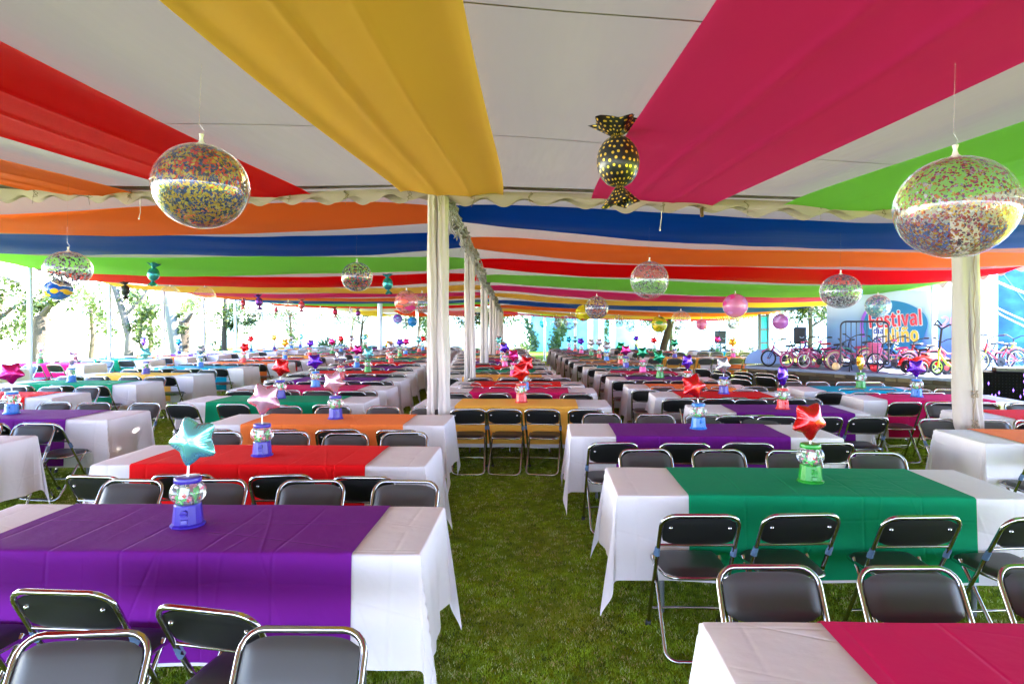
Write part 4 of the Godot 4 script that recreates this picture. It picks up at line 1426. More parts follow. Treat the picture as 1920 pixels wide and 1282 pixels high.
	k.tube([Vector3(-0.11, 0.4, 0), Vector3(0.05, 0.2, 0), Vector3(0.26, 0.12, 0)], 0.02, 8)
	k.tube([Vector3(0.26, 0.1, -0.17), Vector3(0.26, 0.1, 0.17)], 0.012, 8)
	part("frame", k.mesh(), plain(lime, 0.4), o)
	k = Kit.new()
	k.box(Vector3(0.16, 0.27, 0), Vector3(0.24, 0.05, 0.2), Basis.IDENTITY, 0.02)
	k.box(Vector3(0.29, 0.38, 0), Vector3(0.04, 0.2, 0.2), Basis(Vector3.BACK, -0.2), 0.015)
	part("seat", k.mesh(), bkm, o)
	k = Kit.new()
	k.tube([Vector3(-0.11, 0.48, 0), Vector3(-0.06, 0.86, 0)], 0.02, 8)
	k.tube([Vector3(0.1, 0.92, -0.22), Vector3(-0.04, 0.94, -0.16), Vector3(-0.06, 0.86, 0), Vector3(-0.04, 0.94, 0.16), Vector3(0.1, 0.92, 0.22)], 0.016, 8)
	k.tube([Vector3(-0.14, 0.92, -0.1), Vector3(-0.15, 1.02, 0), Vector3(-0.14, 0.92, 0.1)], 0.013, 8)
	part("handlebar", k.mesh(), bkm, o)
	# balls lying on the stage
	var bl = [[1640, 12.75, 0.085, Color8(222, 44, 60), "red ball on the stage floor behind the barrier foot"], [1781, 12.2, 0.1, Color8(190, 40, 40), "dark red ball behind the tricycle"], [1568, 13.2, 0.08, Color8(236, 206, 150), "cream ball at the left foot of the barrier"]]
	for q in bl:
		o = thing("play_ball", q[4], "ball", on_stage(q[0], q[1]), 0, "balls lying on the stage")
		k = Kit.new()
		k.grid(lin(0, PI, 10), lin(0, TAU, 16), func(a, b): return Vector3(sin(a) * cos(b), 1.0 + cos(a), sin(a) * sin(b)) * q[2], null, true)
		part("ball", k.mesh(), plain(q[3], 0.4), o)

# ------------------------------------------------------------------ tables
func cloth_pos(u: float, w: float, L: float, W: float, sd: float, lift: float) -> Vector3:
	var hx = L / 2.0
	var hz = W / 2.0
	var ou = maxf(0.0, absf(u) - hx)
	var ow = maxf(0.0, absf(w) - hz)
	var sx = signf(u)
	var sz = signf(w)
	var y = TOP + 0.004 + lift
	if ou == 0.0 and ow == 0.0:
		var n = 0.0016 * sin(u * 9.0 + sd) * sin(w * 13.0 + sd * 2.0)
		return Vector3(u, y + n, w)
	var gx = 0.008 + lift
	if ow == 0.0:
		var k = ou / DROP
		var wave = k * (0.020 * sin(w * 11.0 + sd * 3.0 + sx) + 0.012 * sin(w * 23.0 + sd)) * smoothstep(0.0, 0.12, hz - absf(w) + 0.05)
		return Vector3(sx * (hx + gx + ou * 0.05 + wave), y - 0.004 - ou * 0.995, w)
	if ou == 0.0:
		var k = ow / DROP
		var wave = k * (0.014 * sin(u * 5.0 + sd * 2.0 + sz) + 0.010 * sin(u * 11.0 + sd)) * smoothstep(0.0, 0.15, hx - absf(u) + 0.05)
		return Vector3(u, y - 0.004 - ow * 0.996, sz * (hz + gx + ow * 0.05 + wave))
	var a = atan2(ow, ou)
	var r = sqrt(ou * ou + ow * ow)
	var t = (a - PI / 4) / (PI / 4)
	var cs = sin(sd * 7.0 + sx * 1.3 + sz * 2.1)
	var an = PI / 4 + PI / 4 * signf(t) * pow(absf(t), 2.6 + 0.5 * cs) + 0.25 * cs * (1.0 - t * t)
	var out = r * (0.05 + (0.11 + 0.06 * cs) * pow(sin(2.0 * a), 1.5))
	var fold = 0.03 * sin(a * 8.0 + sd * 5.0) * sin(2.0 * a) * r / DROP
	return Vector3(sx * (hx + gx + (out + fold) * cos(an)), y - 0.004 - sqrt(maxf(r * r - out * out, 0.0)), sz * (hz + gx + (out - fold) * sin(an)))

func axis(h: float, over: float, n_in: int, n_out: int) -> Array:
	var o = []
	for i in n_out: o.append(-(h + over * (1.0 - float(i) / n_out)))
	o.append(-h - 0.006)
	for i in n_in + 1: o.append(lerpf(-h + 0.003, h - 0.003, float(i) / n_in))
	o.append(h + 0.006)
	for i in n_out: o.append(h + over * float(i + 1) / n_out)
	return o

var cloth_meshes = {}
func white_cloth(L: float, W: float, sd: int) -> ArrayMesh:
	var key = "%.2f_%d" % [L, sd]
	if not cloth_meshes.has(key):
		var k = Kit.new()
		k.grid(axis(L / 2, DROP, 30, 12), axis(W / 2, DROP, 16, 12), func(u, w): return cloth_pos(u, w, L, W, sd * 1.7, 0.0), func(u, w): return Vector2(u / 2.2, w / 1.8), true)
		cloth_meshes[key] = k.mesh()
	return cloth_meshes[key]
func runner_cloth(L: float, W: float, wd: float, off: float, sd: int, short: float) -> ArrayMesh:
	var key = "r%.2f_%.2f_%.2f_%d_%.2f" % [L, wd, off, sd, short]
	if not cloth_meshes.has(key):
		var k = Kit.new()
		k.grid(lin(off - wd / 2, off + wd / 2, 26), axis(W / 2, DROP - short, 14, 9), func(u, w): return cloth_pos(u, w, L, W, sd * 1.7, 0.006), func(u, w): return Vector2((u + sd * 0.3) / 1.75, w / 1.75 + sd * 0.21), true)
		cloth_meshes[key] = k.mesh()
	return cloth_meshes[key]

var chairs = []
var ordinals = {}
const W := 0.74

func make_table(block: String, where: String, c: String, x: float, d: float, L: float, deg: float, rw: float, off: float, mc: String, sc: String, mx := 0.0, sx := 0.0, sy := 0.0, st := 0.0) -> void:
	var key = block + c
	var k: int = ordinals.get(key, 0)
	ordinals[key] = k + 1
	var which = "%s %s table %s" % [nth(k), c, where]
	var turn = deg_to_rad(-deg)
	var at = Vector3(x, 0, -d)
	var sd = int(absf(x * 7.0 + d * 3.0)) % 4
	# the table itself
	var kk = "table%.2f" % L
	if not cloth_meshes.has(kk):
		var q = Kit.new()
		q.box(Vector3(0, TOP - 0.02, 0), Vector3(L - 0.01, 0.036, W - 0.01), Basis.IDENTITY, 0.006)
		cloth_meshes[kk] = q.mesh()
		q = Kit.new()
		q.tube([Vector3(0, 0, 0), Vector3(0, TOP - 0.05, 0)], 0.016, 8)
		cloth_meshes["leg"] = q.mesh()
		q = Kit.new()
		q.tube([Vector3(0, 0, -0.27), Vector3(0, 0, 0.27)], 0.012, 6)
		cloth_meshes["rail"] = q.mesh()
	var t = thing("folding_table", "cloth-covered folding table, %s" % which, "table", at, turn, "banquet tables in rows")
	part("tabletop", cloth_meshes[kk], plain(Color8(214, 212, 206), 0.6), t)
	var lm = plain(Color8(120, 124, 130), 0.4, 0.6)
	for s in [-1, 1]:
		for z in [-1, 1]:
			part("leg", cloth_meshes["leg"], lm, t, Vector3(s * (L / 2 - 0.28), 0, z * 0.27))
		part("rail", cloth_meshes["rail"], lm, t, Vector3(s * (L / 2 - 0.28), 0.22, 0))
	var o = part("tablecloth", white_cloth(L, W, sd), cloth(Color8(236, 228, 232), 0.22), self, at)
	o.rotation.y = turn
	tag(o, "white hanging tablecloth on the %s" % which, "tablecloth", "white tablecloths")
	o = part("table_runner", runner_cloth(L, W, rw, off, sd, 0.04 if (block == "C" and k == 0) else 0.012), cloth(COL[c], 0.16), self, at)
	o.rotation.y = turn
	tag(o, "%s cloth laid across the %s" % [c, which], "table runner", "coloured cloths over the white ones")
	if mc:
		var b = Basis(Vector3.UP, turn)
		var mp = at + b * Vector3(mx, TOP + 0.012, rng.randf_range(-0.06, 0.06))
		gumball(mc, mp, rng.randf_range(-0.5, 0.5), which)
		if sc: star(sc, mp + Vector3(0, 0.245, 0), sx, maxf(0.05, sy - 0.085) if sy > 0.0 else rng.randf_range(0.05, 0.12), st, which)
	# chairs
	var n = 4
	for side in [1, -1]:
		for i in n:
			var u = (i - 1.5) * (0.58 if L > 2.2 else 0.47) + rng.randf_range(-0.04, 0.04)
			if side > 0 and k == 0 and c == "purple" and block == "B": u = [-1.25, -0.66, -0.03, 0.62][i]
			if side > 0 and k == 0 and c == "yellow" and block == "C": u = [-0.5, -0.05, 0.4, 0.9][i]
			var b = Basis(Vector3.UP, turn)
			var back = rng.randf_range(-0.02, 0.06)
			var skew = rng.randf_range(-0.13, 0.13)
			if side > 0 and k == 0 and c == "purple" and block == "B":
				back = [0.05, 0.04, 0.06, 0.2][i]
				skew = [0.05, -0.04, -0.06, -0.2][i]
			var p = at + b * Vector3(u, 0, side * (W / 2 + 0.215 + back))
			chairs.append([p, turn + (PI if side > 0 else 0.0) + skew, "black folding chair, %s on %s side, %s" % [nth(i), "near" if side > 0 else "far", which]])

var gum = {}
func gumball(c: String, at: Vector3, turn: float, which: String) -> void:
	if not gum.has("globe"):
		var k = Kit.new()
		for i in 12:
			var pf = [Vector2(0.0, 0.112), Vector2(0.062, 0.112), Vector2(0.064, 0.106), Vector2(0.072, 0.016), Vector2(0.083, 0.009), Vector2(0.083, 0.0)]
			for j in pf.size() - 1:
				var q4 = PackedVector3Array()
				for e in [[j, 0], [j, 1], [j + 1, 1], [j + 1, 0]]:
					var an = TAU * (i + e[1] + 0.5) / 12.0
					q4.append(Vector3(cos(an) * pf[e[0]].x, pf[e[0]].y, sin(an) * pf[e[0]].x))
				k.put(q4, PackedInt32Array([0, 1, 2, 0, 2, 3]))
		gum["base"] = k.mesh()
		k = Kit.new()
		var pr = []
		for i in 15:
			var a = lerpf(0.62, PI - 0.72, i / 14.0)
			pr.append(Vector2(0.086 * sin(a), 0.168 + 0.068 * cos(a)))
		k.lathe(pr, 26)
		gum["globe"] = k.mesh()
		k = Kit.new()
		k.lathe([Vector2(0.0, 0.247), Vector2(0.058, 0.247), Vector2(0.064, 0.243), Vector2(0.065, 0.222), Vector2(0.060, 0.219)], 24)
		gum["lid"] = k.mesh()
		k = Kit.new()
		k.tube([Vector3(0, 0.075, 0.066), Vector3(0, 0.076, 0.084)], 0.017, 12)
		k.box(Vector3(0, 0.076, 0.087), Vector3(0.03, 0.007, 0.008))
		gum["knob"] = k.mesh()
		k = Kit.new()
		k.box(Vector3(0, 0.034, 0.073), Vector3(0.034, 0.024, 0.014), Basis(Vector3.RIGHT, -0.14), 0.003)
		gum["chute"] = k.mesh()
		var r = RandomNumberGenerator.new()
		for vnt in 3:
			r.seed = 300 + vnt
			k = Kit.new()
			var cc = [Color8(60, 180, 50), Color8(240, 240, 236), Color8(236, 120, 150), Color8(220, 50, 40), Color8(240, 190, 50), Color8(50, 150, 60), Color8(230, 226, 220), Color8(60, 40, 40)]
			for i in 5:
				var a = TAU * (i + r.randf() * 0.6) / 5.0
				k.tint = cc[[0, 1, 5, 1, 2][i]].srgb_to_linear() * 0.7
				k.box(Vector3(cos(a) * 0.045, 0.162 + r.randf_range(-0.008, 0.008), sin(a) * 0.045), Vector3(0.044, 0.062, 0.008), Basis(Vector3.UP, PI / 2 - a) * Basis(Vector3.BACK, r.randf_range(-0.3, 0.3)), 0.003)
			for i in 34:
				var a = r.randf() * TAU
				var y = r.randf_range(0.118, 0.205)
				var mxr = 0.064 * sqrt(maxf(0.1, 1.0 - pow((y - 0.168) / 0.07, 2.0)))
				var rr = mxr * sqrt(r.randf_range(0.25, 1.0))
				k.tint = cc[r.randi() % cc.size()].srgb_to_linear()
				k.box(Vector3(cos(a) * rr, y, sin(a) * rr), Vector3(r.randf_range(0.014, 0.04), r.randf_range(0.01, 0.02), r.randf_range(0.006, 0.012)), Basis(Vector3(r.randf_range(-1, 1), r.randf_range(-1, 1), r.randf_range(-1, 1)).normalized(), r.randf() * TAU), 0.003)
			gum["sweets%d" % vnt] = k.mesh()
	var o = thing("gumball_machine", "%s toy gumball machine, %s" % [c, which], "gumball machine", at, turn, "gumball machine centrepieces")
	var m = plain(PLASTIC[c], 0.28)
	var b = part("base", gum["base"], m, o)
	part("knob", gum["knob"], m, b)
	part("chute", gum["chute"], m, b)
	part("globe", gum["globe"], clear(Color8(240, 246, 250), 0.1), o)
	part("sweets", gum["sweets%d" % (rng.randi() % 3)], vcol(0.35), o).set_meta("kind", "stuff")
	part("lid", gum["lid"], m, o)

var star_mesh: ArrayMesh
func star(c: String, at: Vector3, lean: float, stick: float, spin: float, which: String) -> void:
	if star_mesh == null:
		var k = Kit.new()
		var ph = func(a: float) -> float:
			var q = fposmod(a / TAU * 5.0, 1.0)
			var t = absf(2.0 * q - 1.0)            # 1 at the points
			var an = (1.0 - sqrt(t * t + 0.03) / 1.015) * PI / 5.0
			var ri = 0.090
			var ro = 0.150
			var r = ro * ri * sin(PI / 5.0) / (ri * sin(maxf(an, 0.0)) + ro * sin(PI / 5.0 - maxf(an, 0.0)))
			return r * (1.0 + 0.014 * sin(a * 46.0) * (1.0 - t * 0.6))
		for s in [-1.0, 1.0]:
			k.grid([0.0, 0.15, 0.3, 0.45, 0.6, 0.72, 0.82, 0.9, 0.95, 0.98, 1.0], lin(0, TAU, 100), func(q, a):
				var r: float = ph.call(a) * q
				var tt = absf(2.0 * fposmod(a / TAU * 5.0, 1.0) - 1.0)
				var thick = 0.054 * pow(maxf(0.0, 1.0 - pow(q, 2.4)), 0.6)
				thick *= 1.0 - 0.16 * (1.0 - tt) * q
				thick += 0.0035 * sin(a * 40.0) * smoothstep(0.6, 0.95, q) * (1.0 - q) * 6.0
				return Vector3(sin(a) * r, 0.10 + cos(a) * r, s * thick), func(q, a): return Vector2(sin(a) * q, cos(a) * q), s > 0)
		star_mesh = k.mesh()
	var o = thing("star_balloon", "%s star balloon on a stick, %s" % [c, which], "balloon", at, 0.0, "star balloons on sticks")
	o.rotation = Vector3(rng.randf_range(-0.08, 0.08), 0, lean)
	var k = Kit.new()
	k.tube([Vector3(0, -0.02, 0), Vector3(0, stick + 0.02, 0)], 0.006, 8)
	k.lathe([Vector2(0.0, stick + 0.035), Vector2(0.014, stick + 0.03), Vector2(0.009, stick - 0.005), Vector2(0.006, stick - 0.01)], 10)
	part("stick", k.mesh(), plain(Color8(244, 244, 246), 0.4), o)
	var s = part("star", star_mesh, foil(STAR[c]), o, Vector3(0, stick, 0))
	s.rotation = Vector3(rng.randf_range(-0.12, 0.06), spin * 0.6 + rng.randf_range(-0.25, 0.25), rng.randf_range(-0.2, 0.2))

func build_tables() -> void:
	# block, colour, centre x, depth, machine, star
	var B = "left of the poles"
	var A = "in the far left rows"
	var C = "right behind the poles"
	var D = "right of the open aisle"
	var E = "in front of the stage"
	var Z = "by the left posts"
	var L = 2.44
	make_table("B", B, "purple", -1.68, 3.26, L, 1.3, 1.80, 0.02, "purple", "teal", -0.03, -0.06, 0.17, 0.0)
	make_table("B", B, "red", -1.93, 5.02, L, 1.5, 1.73, -0.07, "purple", "lilac", -0.1, 0.0, 0.18, 0.0)
	make_table("B", B, "orange", -2.02, 6.86, L, 1.5, 1.66, -0.02, "purple", "lilac", 0.0, 0.02, 0.12, 0.1)
	make_table("B", B, "green", -3.28, 8.68, L, 2, 1.7, 0.0, "purple", "red", -0.05, 0.0, 0.16, 0.0)
	make_table("B", B, "magenta", -3.33, 10.25, L, 2, 1.62, -0.03, "blue", "purple", -0.02, 0.03, 0.15, 0.9)
	make_table("B", B, "purple", -3.40, 11.75, L, 2, 1.62, 0.03, "red", "silver", 0.05, 0.0, 0.14, 0.5)
	make_table("B", B, "red", -3.55, 13.35, L, 2, 1.66, 0.0, "green", "teal", 0.3, 0.0, 0.12, 0.0)
	var far_b = [["purple", 14.85, "blue", "magenta"], ["red", 16.4, "red", "silver"], ["green", 18.0, "red", "gold"], ["yellow", 19.5, "green", "purple"], ["red", 21.0, "blue", "magenta"], ["green", 22.5, "red", "teal"], ["purple", 24.0, "blue", "red"], ["orange", 26.6, "red", "green"]]
	for i in far_b.size():
		var q: Array = far_b[i]
		make_table("B", B, q[0], -3.62 - 0.03 * i, q[1], L, 2.5, 1.66, 0.0, q[2], q[3], rng.randf_range(-0.3, 0.3), 0.0, 0.0, rng.randf_range(-0.8, 0.8))
	make_table("A", A, "teal", -5.72, 5.55, L, 1.5, 1.66, 0.0, "", "", 0.0)
	make_table("A", A, "purple", -5.66, 7.22, L, 1.2, 1.5, 0.03, "blue", "magenta", -0.15, 0.0, 0.2, 1.1)
	make_table("A", A, "red", -7.7, 9.2, L, 2, 1.7, 0.0, "red", "teal", -0.4, 0.0, 0.18, 0.2)
	make_table("A", A, "green", -7.68, 11.08, L, 2, 1.66, 0.0, "blue", "lilac", -0.2, 0.0, 0.15, 0.0)
	make_table("A", A, "yellow", -7.62, 12.85, L, 3, 1.66, -0.05, "purple", "teal", 0.0, 0.05, 0.16, 0.2)
	make_table("A", A, "teal", -7.55, 14.9, L, 3, 1.7, 0.0, "blue", "silver", 0.0, 0.0, 0.14, 0.5)
	var far_a = [["orange", 16.6, -7.3, "red", "red"], ["red", 18.2, -7.1, "blue", "gold"], ["yellow", 19.7, -6.9, "red", "purple"], ["magenta", 21.2, -6.5, "green", "magenta"], ["green", 22.7, -6.4, "blue", "red"], ["red", 24.2, -6.4, "red", "silver"], ["purple", 25.8, -6.4, "green", "teal"], ["teal", 27.4, -6.4, "red", "gold"]]
	for q in far_a:
		make_table("A", A, q[0], q[2], q[1], L, 3, 1.66, 0.0, q[3], q[4], rng.randf_range(-0.4, 0.4), 0.0, 0.0, rng.randf_range(-0.8, 0.8))
	var zz = [["yellow", 14.2, -12.45, "", ""], ["magenta", 16.2, -12.0, "green", "silver"], ["green", 18.0, -11.5, "blue", "red"], ["orange", 19.4, -11.15, "red", "purple"], ["purple", 20.7, -10.85, "purple", "blue"], ["yellow", 21.9, -10.4, "", ""], ["teal", 23.0, -9.9, "blue", "red"], ["orange", 24.3, -9.6, "purple", "gold"], ["yellow", 25.6, -9.3, "blue", "silver"], ["teal", 27.0, -9.1, "purple", "teal"]]
	for q in zz:
		make_table("Z", Z, q[0], q[2], q[1], L, 5, 1.66, 0.0, q[3], q[4], rng.randf_range(-0.4, 0.4), 0.0, 0.0, rng.randf_range(-0.8, 0.8))
	make_table("C", C, "yellow", -0.13, 8.3, L, 2.2, 1.53, 0.05, "red", "red", 0.1, 0.0, 0.13, 0.3)
	make_table("C", C, "magenta", -0.06, 9.85, 2.3, 2.2, 1.48, 0.0, "blue", "red", 0.07, -0.04, 0.14, 0.5)
	make_table("C", C, "red", -0.1, 10.9, 2.2, 2, 1.5, -0.02, "green", "silver", 0.1, 0.0, 0.12, 0.6)
	make_table("C", C, "yellow", -0.5, 12.4, L, 2, 1.5, 0.1, "pink", "magenta", 0.3, 0.0, 0.12, 0.3)
	var far_c = [["green", 13.7, -0.55, "", ""], ["red", 15.1, -0.6, "pink", "purple"], ["purple", 16.6, -0.68, "red", "gold"], ["magenta", 18.0, -0.75, "blue", "teal"], ["yellow", 19.5, -0.88, "", ""], ["green", 21.2, -1.0, "red", "teal"], ["red", 22.8, -1.05, "blue", "magenta"], ["purple", 24.4, -1.1, "", ""]]
	for q in far_c:
		make_table("C", C, q[0], q[2], q[1], L, 2, 1.5, 0.05, q[3], q[4], 0.15, 0.0, 0.0, rng.randf_range(-0.8, 0.8))
	make_table("D", D, "magenta", 1.83, 1.82, L, 1.5, 1.68, 0.02, "", "")
	make_table("D", D, "green", 1.80, 4.18, L, 2.0, 1.68, 0.04, "green", "red", 0.06, 0.03, 0.12, 0.35)
	make_table("D", D, "purple", 1.67, 6.18, L, 2.0, 1.57, -0.03, "blue", "red", 0.03, 0.15, 0.16, 0.7)
	var Ls = 1.93
	make_table("D", D, "purple", 3.0, 7.7, Ls, 3, 1.33, 0.13, "red", "purple", 0.1, 0.02, 0.14, 1.0)
	make_table("D", D, "red", 2.83, 9.25, Ls, 3, 1.3, 0.03, "purple", "silver", 0.07, -0.02, 0.16, 0.3)
	make_table("D", D, "orange", 2.64, 10.4, Ls, 3, 1.33, 0.04, "red", "purple", 0.02, 0.0, 0.14, 0.9)
	make_table("D", D, "purple", 2.54, 11.9, Ls, 3, 1.33, 0.02, "green", "green", 0.0, 0.0, 0.14, 0.9)
	make_table("D", D, "magenta", 2.48, 13.3, Ls, 3, 1.33, 0.0, "pink", "green", 0.0, 0.0, 0.15, 0.0)
	make_table("D", D, "teal", 2.35, 14.7, Ls, 3, 1.33, 0.0, "purple", "magenta", 0.0, 0.0, 0.14, 0.4)
	var far_d = [["orange", 16.0, 2.24, "red", "green"], ["yellow", 17.4, 2.2, "blue", "silver"], ["green", 18.8, 2.12, "red", "silver"], ["red", 20.1, 2.06, "green", "silver"], ["purple", 21.4, 2.0, "pink", "purple"], ["magenta", 22.7, 1.95, "red", "teal"], ["teal", 24.0, 1.9, "pink", "blue"]]
	for q in far_d:
		make_table("D", D, q[0], q[2], q[1], Ls, 3, 1.33, 0.0, q[3], q[4], rng.randf_range(-0.2, 0.2), 0.0, 0.0, rng.randf_range(-0.8, 0.8))
	make_table("E", E, "orange", 4.98, 5.82, 1.98, 2.5, 1.36, 0.0, "", "")
	make_table("E", E, "red", 5.97, 7.22, 1.98, 3, 1.36, 0.02, "", "")
	make_table("E", E, "magenta", 5.62, 8.88, 2.05, 4, 1.38, -0.04, "blue", "purple", -0.15, 0.06, 0.14, 0.1)
	make_table("E", E, "teal", 5.2, 10.02, 1.84, 3, 1.3, 0.05, "green", "gold", 0.1, 0.0, 0.15, 1.2)
	var G = "before the far hedge"
	make_table("G", G, "yellow", 4.45, 18.9, 1.93, 1, 1.33, 0.0, "purple", "green")
	make_table("G", G, "orange", 6.3, 19.2, 1.93, 0, 0.7, -0.1, "pink", "gold")
	make_table("G", G, "red", 4.6, 22.5, 1.93, 2, 1.33, 0.0, "green", "red")
	make_table("G", G, "green", 4.3, 24.5, 1.93, 2, 1.33, 0.0, "blue", "purple")
	make_table("G", G, "teal", 6.9, 22.8, 1.93, 0, 0.5, 0.0, "green", "magenta")
	# plain white table at the end of the aisle
	place_chairs()

func u_path(hw: float, y0: float, z0: float, y1: float, z1: float, rad: float) -> Array:
	# from (−hw,y0,z0) up to the cross bar at (y1,z1), across, and down again, corners rounded
	var dir = Vector2(y1 - y0, z1 - z0).normalized()
	var len = Vector2(y1 - y0, z1 - z0).length()
	var o = []
	var at = func(x: float, s: float): return Vector3(x, y0 + dir.x * s, z0 + dir.y * s)
	o.append(at.call(-hw, 0.0))
	o.append(at.call(-hw, len * 0.5))
	for i in 6:
		var a = PI / 2 * i / 5.0
		o.append(at.call(-hw + rad - rad * cos(a), len - rad + rad * sin(a)))
	for i in 6:
		var a = PI / 2 * (1.0 - i / 5.0)
		o.append(at.call(hw - rad + rad * cos(a), len - rad + rad * sin(a)))
	o.append(at.call(hw, len * 0.5))
	o.append(at.call(hw, 0.0))
	return o

func place_chairs() -> void:
	var chrome = plain(Color8(190, 188, 188), 0.17, 1.0)
	var vinyl = StandardMaterial3D.new()
	vinyl.resource_name = "black_vinyl"
	vinyl.albedo_color = Color8(66, 64, 65)
	vinyl.roughness = 0.42
	vinyl.normal_enabled = true
	vinyl.normal_texture = drape_normal
	vinyl.normal_scale = 0.15
	# chair facing +z, origin on the ground under the seat
	var bf = Kit.new()
	bf.tube(u_path(0.205, 0.012, 0.20, 0.772, -0.225, 0.075), 0.0115, 9)
	var lf = Kit.new()
	lf.tube(u_path(0.187, 0.44, 0.12, 0.014, -0.235, 0.06), 0.0108, 9)
	var stretch = Kit.new()
	stretch.tube([Vector3(-0.2, 0.13, 0.136), Vector3(-0.1, 0.137, 0.132), Vector3(0.1, 0.137, 0.132), Vector3(0.2, 0.13, 0.136)], 0.008, 7)
	var dirb = Vector3(0, 0.76, -0.425).normalized()
	var nb = Vector3(0, 0.425, 0.76).normalized()
	var top = Vector3(0, 0.772, -0.225)
	var pad = Kit.new()
	var outline = func(u: float, w: float, hw: float, hh: float, rad: float) -> Vector2:
		# superellipse-ish rounded rectangle from a unit square
		var x = u * hw
		var y = w * hh
		var k = pow(absf(u), 4.0) * pow(absf(w), 4.0)
		return Vector2(x * (1.0 - k * rad / hw * 0.38), y * (1.0 - k * rad / hh * 0.42))
	var c = top - dirb * 0.115
	var plate = Kit.new()
	for s in [1.0, -1.0]:
		(pad if s > 0 else plate).grid(lin(-1, 1, 12), lin(-1, 1, 8), func(u, w):
			var q: Vector2 = outline.call(u, w, 0.192, 0.096, 0.055)
			var puff = (0.026 if s > 0 else 0.007) * pow(maxf(0.0, (1.0 - pow(u, 6.0)) * (1.0 - pow(w, 4.0))), 0.5)
			return c + Vector3(q.x, 0, 0) + dirb * q.y + nb * (s * (0.003 + puff) + 0.002), null, s < 0)
	var low = Kit.new()
	low.tube([c - dirb * 0.100 + Vector3(-0.2, 0, 0), c - dirb * 0.100 + Vector3(0.2, 0, 0)], 0.0075, 7)
	var seat = Kit.new()
	for s in [1.0, -1.0]:
		seat.grid(lin(-1, 1, 12), lin(-1, 1, 10), func(u, w):
			var q: Vector2 = outline.call(u, w, 0.185, 0.19, 0.07)
			var puff = (0.026 if s > 0 else 0.004) * pow(maxf(0.0, (1.0 - pow(u, 6.0)) * (1.0 - pow(w, 6.0))), 0.5)
			return Vector3(q.x * (1.0 + 0.08 * w), 0.428 + s * puff, 0.03 + q.y), null, s > 0)
	var sf = Kit.new()
	var ring = []
	for i in 28:
		var a = TAU * i / 28.0
		var x = signf(cos(a)) * pow(absf(cos(a)), 0.4)
		var z = signf(sin(a)) * pow(absf(sin(a)), 0.4)
		ring.append(Vector3(x * 0.188 * (1.0 + 0.08 * z), 0.420, 0.03 + z * 0.193))
	sf.tube(ring, 0.0095, 7, -1, 0, 0, true)
	var clip = Kit.new()
	clip.tube([Vector3(0, -0.028, 0), Vector3(0.002, -0.006, 0), Vector3(-0.001, 0.006, 0), Vector3(0, 0.028, 0)], 0.0165, 8, 0.014, 3, 0.3)
	var bolt = Kit.new()
	bolt.lathe([Vector2(0.0, 0.011), Vector2(0.007, 0.009), Vector2(0.010, 0.004), Vector2(0.011, 0.0)], 10, Transform3D(Basis(Vector3.RIGHT, Vector3(0, -0.425, -0.76).normalized(), Vector3.RIGHT.cross(Vector3(0, -0.425, -0.76).normalized())), Vector3.ZERO))
	var foot = Kit.new()
	foot.tube([Vector3(0, 0, 0.207), Vector3(0, 0.035, 0.187)], 0.016, 8)
	var proto = Node3D.new()
	part("seat", seat.mesh(), plain(Color8(40, 39, 40), 0.42), proto)
	part("seat_frame", sf.mesh(), chrome, proto)
	part("backrest", pad.mesh(), vinyl, proto)
	part("back_plate", plate.mesh(), plain(Color8(27, 27, 28), 0.4), proto)
	part("back_rail", low.mesh(), chrome, proto)
	part("back_frame", bf.mesh(), chrome, proto)
	part("leg_frame", lf.mesh(), chrome, proto)
	part("stretcher", stretch.mesh(), chrome, proto)
	var simple = proto.duplicate()
	var clipm = clip.mesh()
	var boltm = bolt.mesh()
	var footm = foot.mesh()
	for s in [-1, 1]:
		var q = part("clip", clipm, plain(Color8(92, 118, 152), 0.5), proto, top - dirb * 0.262 + Vector3(0.207 * s, 0, 0))
		q.rotation.x = -0.51
		part("bolt", boltm, chrome, proto, c + dirb * 0.035 + Vector3(0.155 * s, 0, 0) - nb * 0.007)
		part("rubber_foot", footm, plain(Color8(60, 62, 66), 0.8), proto, Vector3(0.205 * s, 0, 0))
	# the far side of a table just in front of the camera, out of the frame
	for q in [[-1.40, 1.85, 0.06, "leftmost front folding chair, seen padded side, at the bottom left corner"], [-0.725, 1.88, -0.03, "padded-side folding chair at the bottom, left of the aisle"]]:
		chairs.append([Vector3(q[0], 0, -q[1]), q[2], q[3]])
	# rows of chairs before the stage
	for row in 4:
		for i in 18:
			var s = -5.2 + i * 0.5
			var p = ST + SU * s - SN * (1.15 + 0.78 * row)
			var lim = 3.75 if -p.z < 14.5 else 3.45
			if p.x < lim or -p.z < 10.95 or -p.z > 17.6: continue
			if p.x > 4.0 and -p.z < 11.2: continue
			if p.x / -p.z > 0.455: continue
			chairs.append([p, atan2(SN.x, SN.z) + rng.randf_range(-0.06, 0.06), "black folding chair, %s from the far end, %s row before the stage" % [nth(i), nth(row)]])
	var seen = []
	for q in chairs:
		var p: Vector3 = q[0]
		var d = -p.z
		if d < 0.9: continue
		var px = 982.0 + F * p.x / d
		if px < -330 or px > 2250: continue
		q.append(d)
		seen.append(q)
	seen.sort_custom(func(a, b): return a[3] < b[3])
	var rest = []
	for i in seen.size():
		var q: Array = seen[i]
		if i < 300:
			var o: Node3D = (proto if q[3] < 8.0 else simple).duplicate()
			o.name = numbered("folding_chair")
			add_child(o)
			o.position = q[0]
			o.rotation.y = q[1]
			tag(o, q[2], "chair", "black folding chairs")
		else:
			rest.append(q)
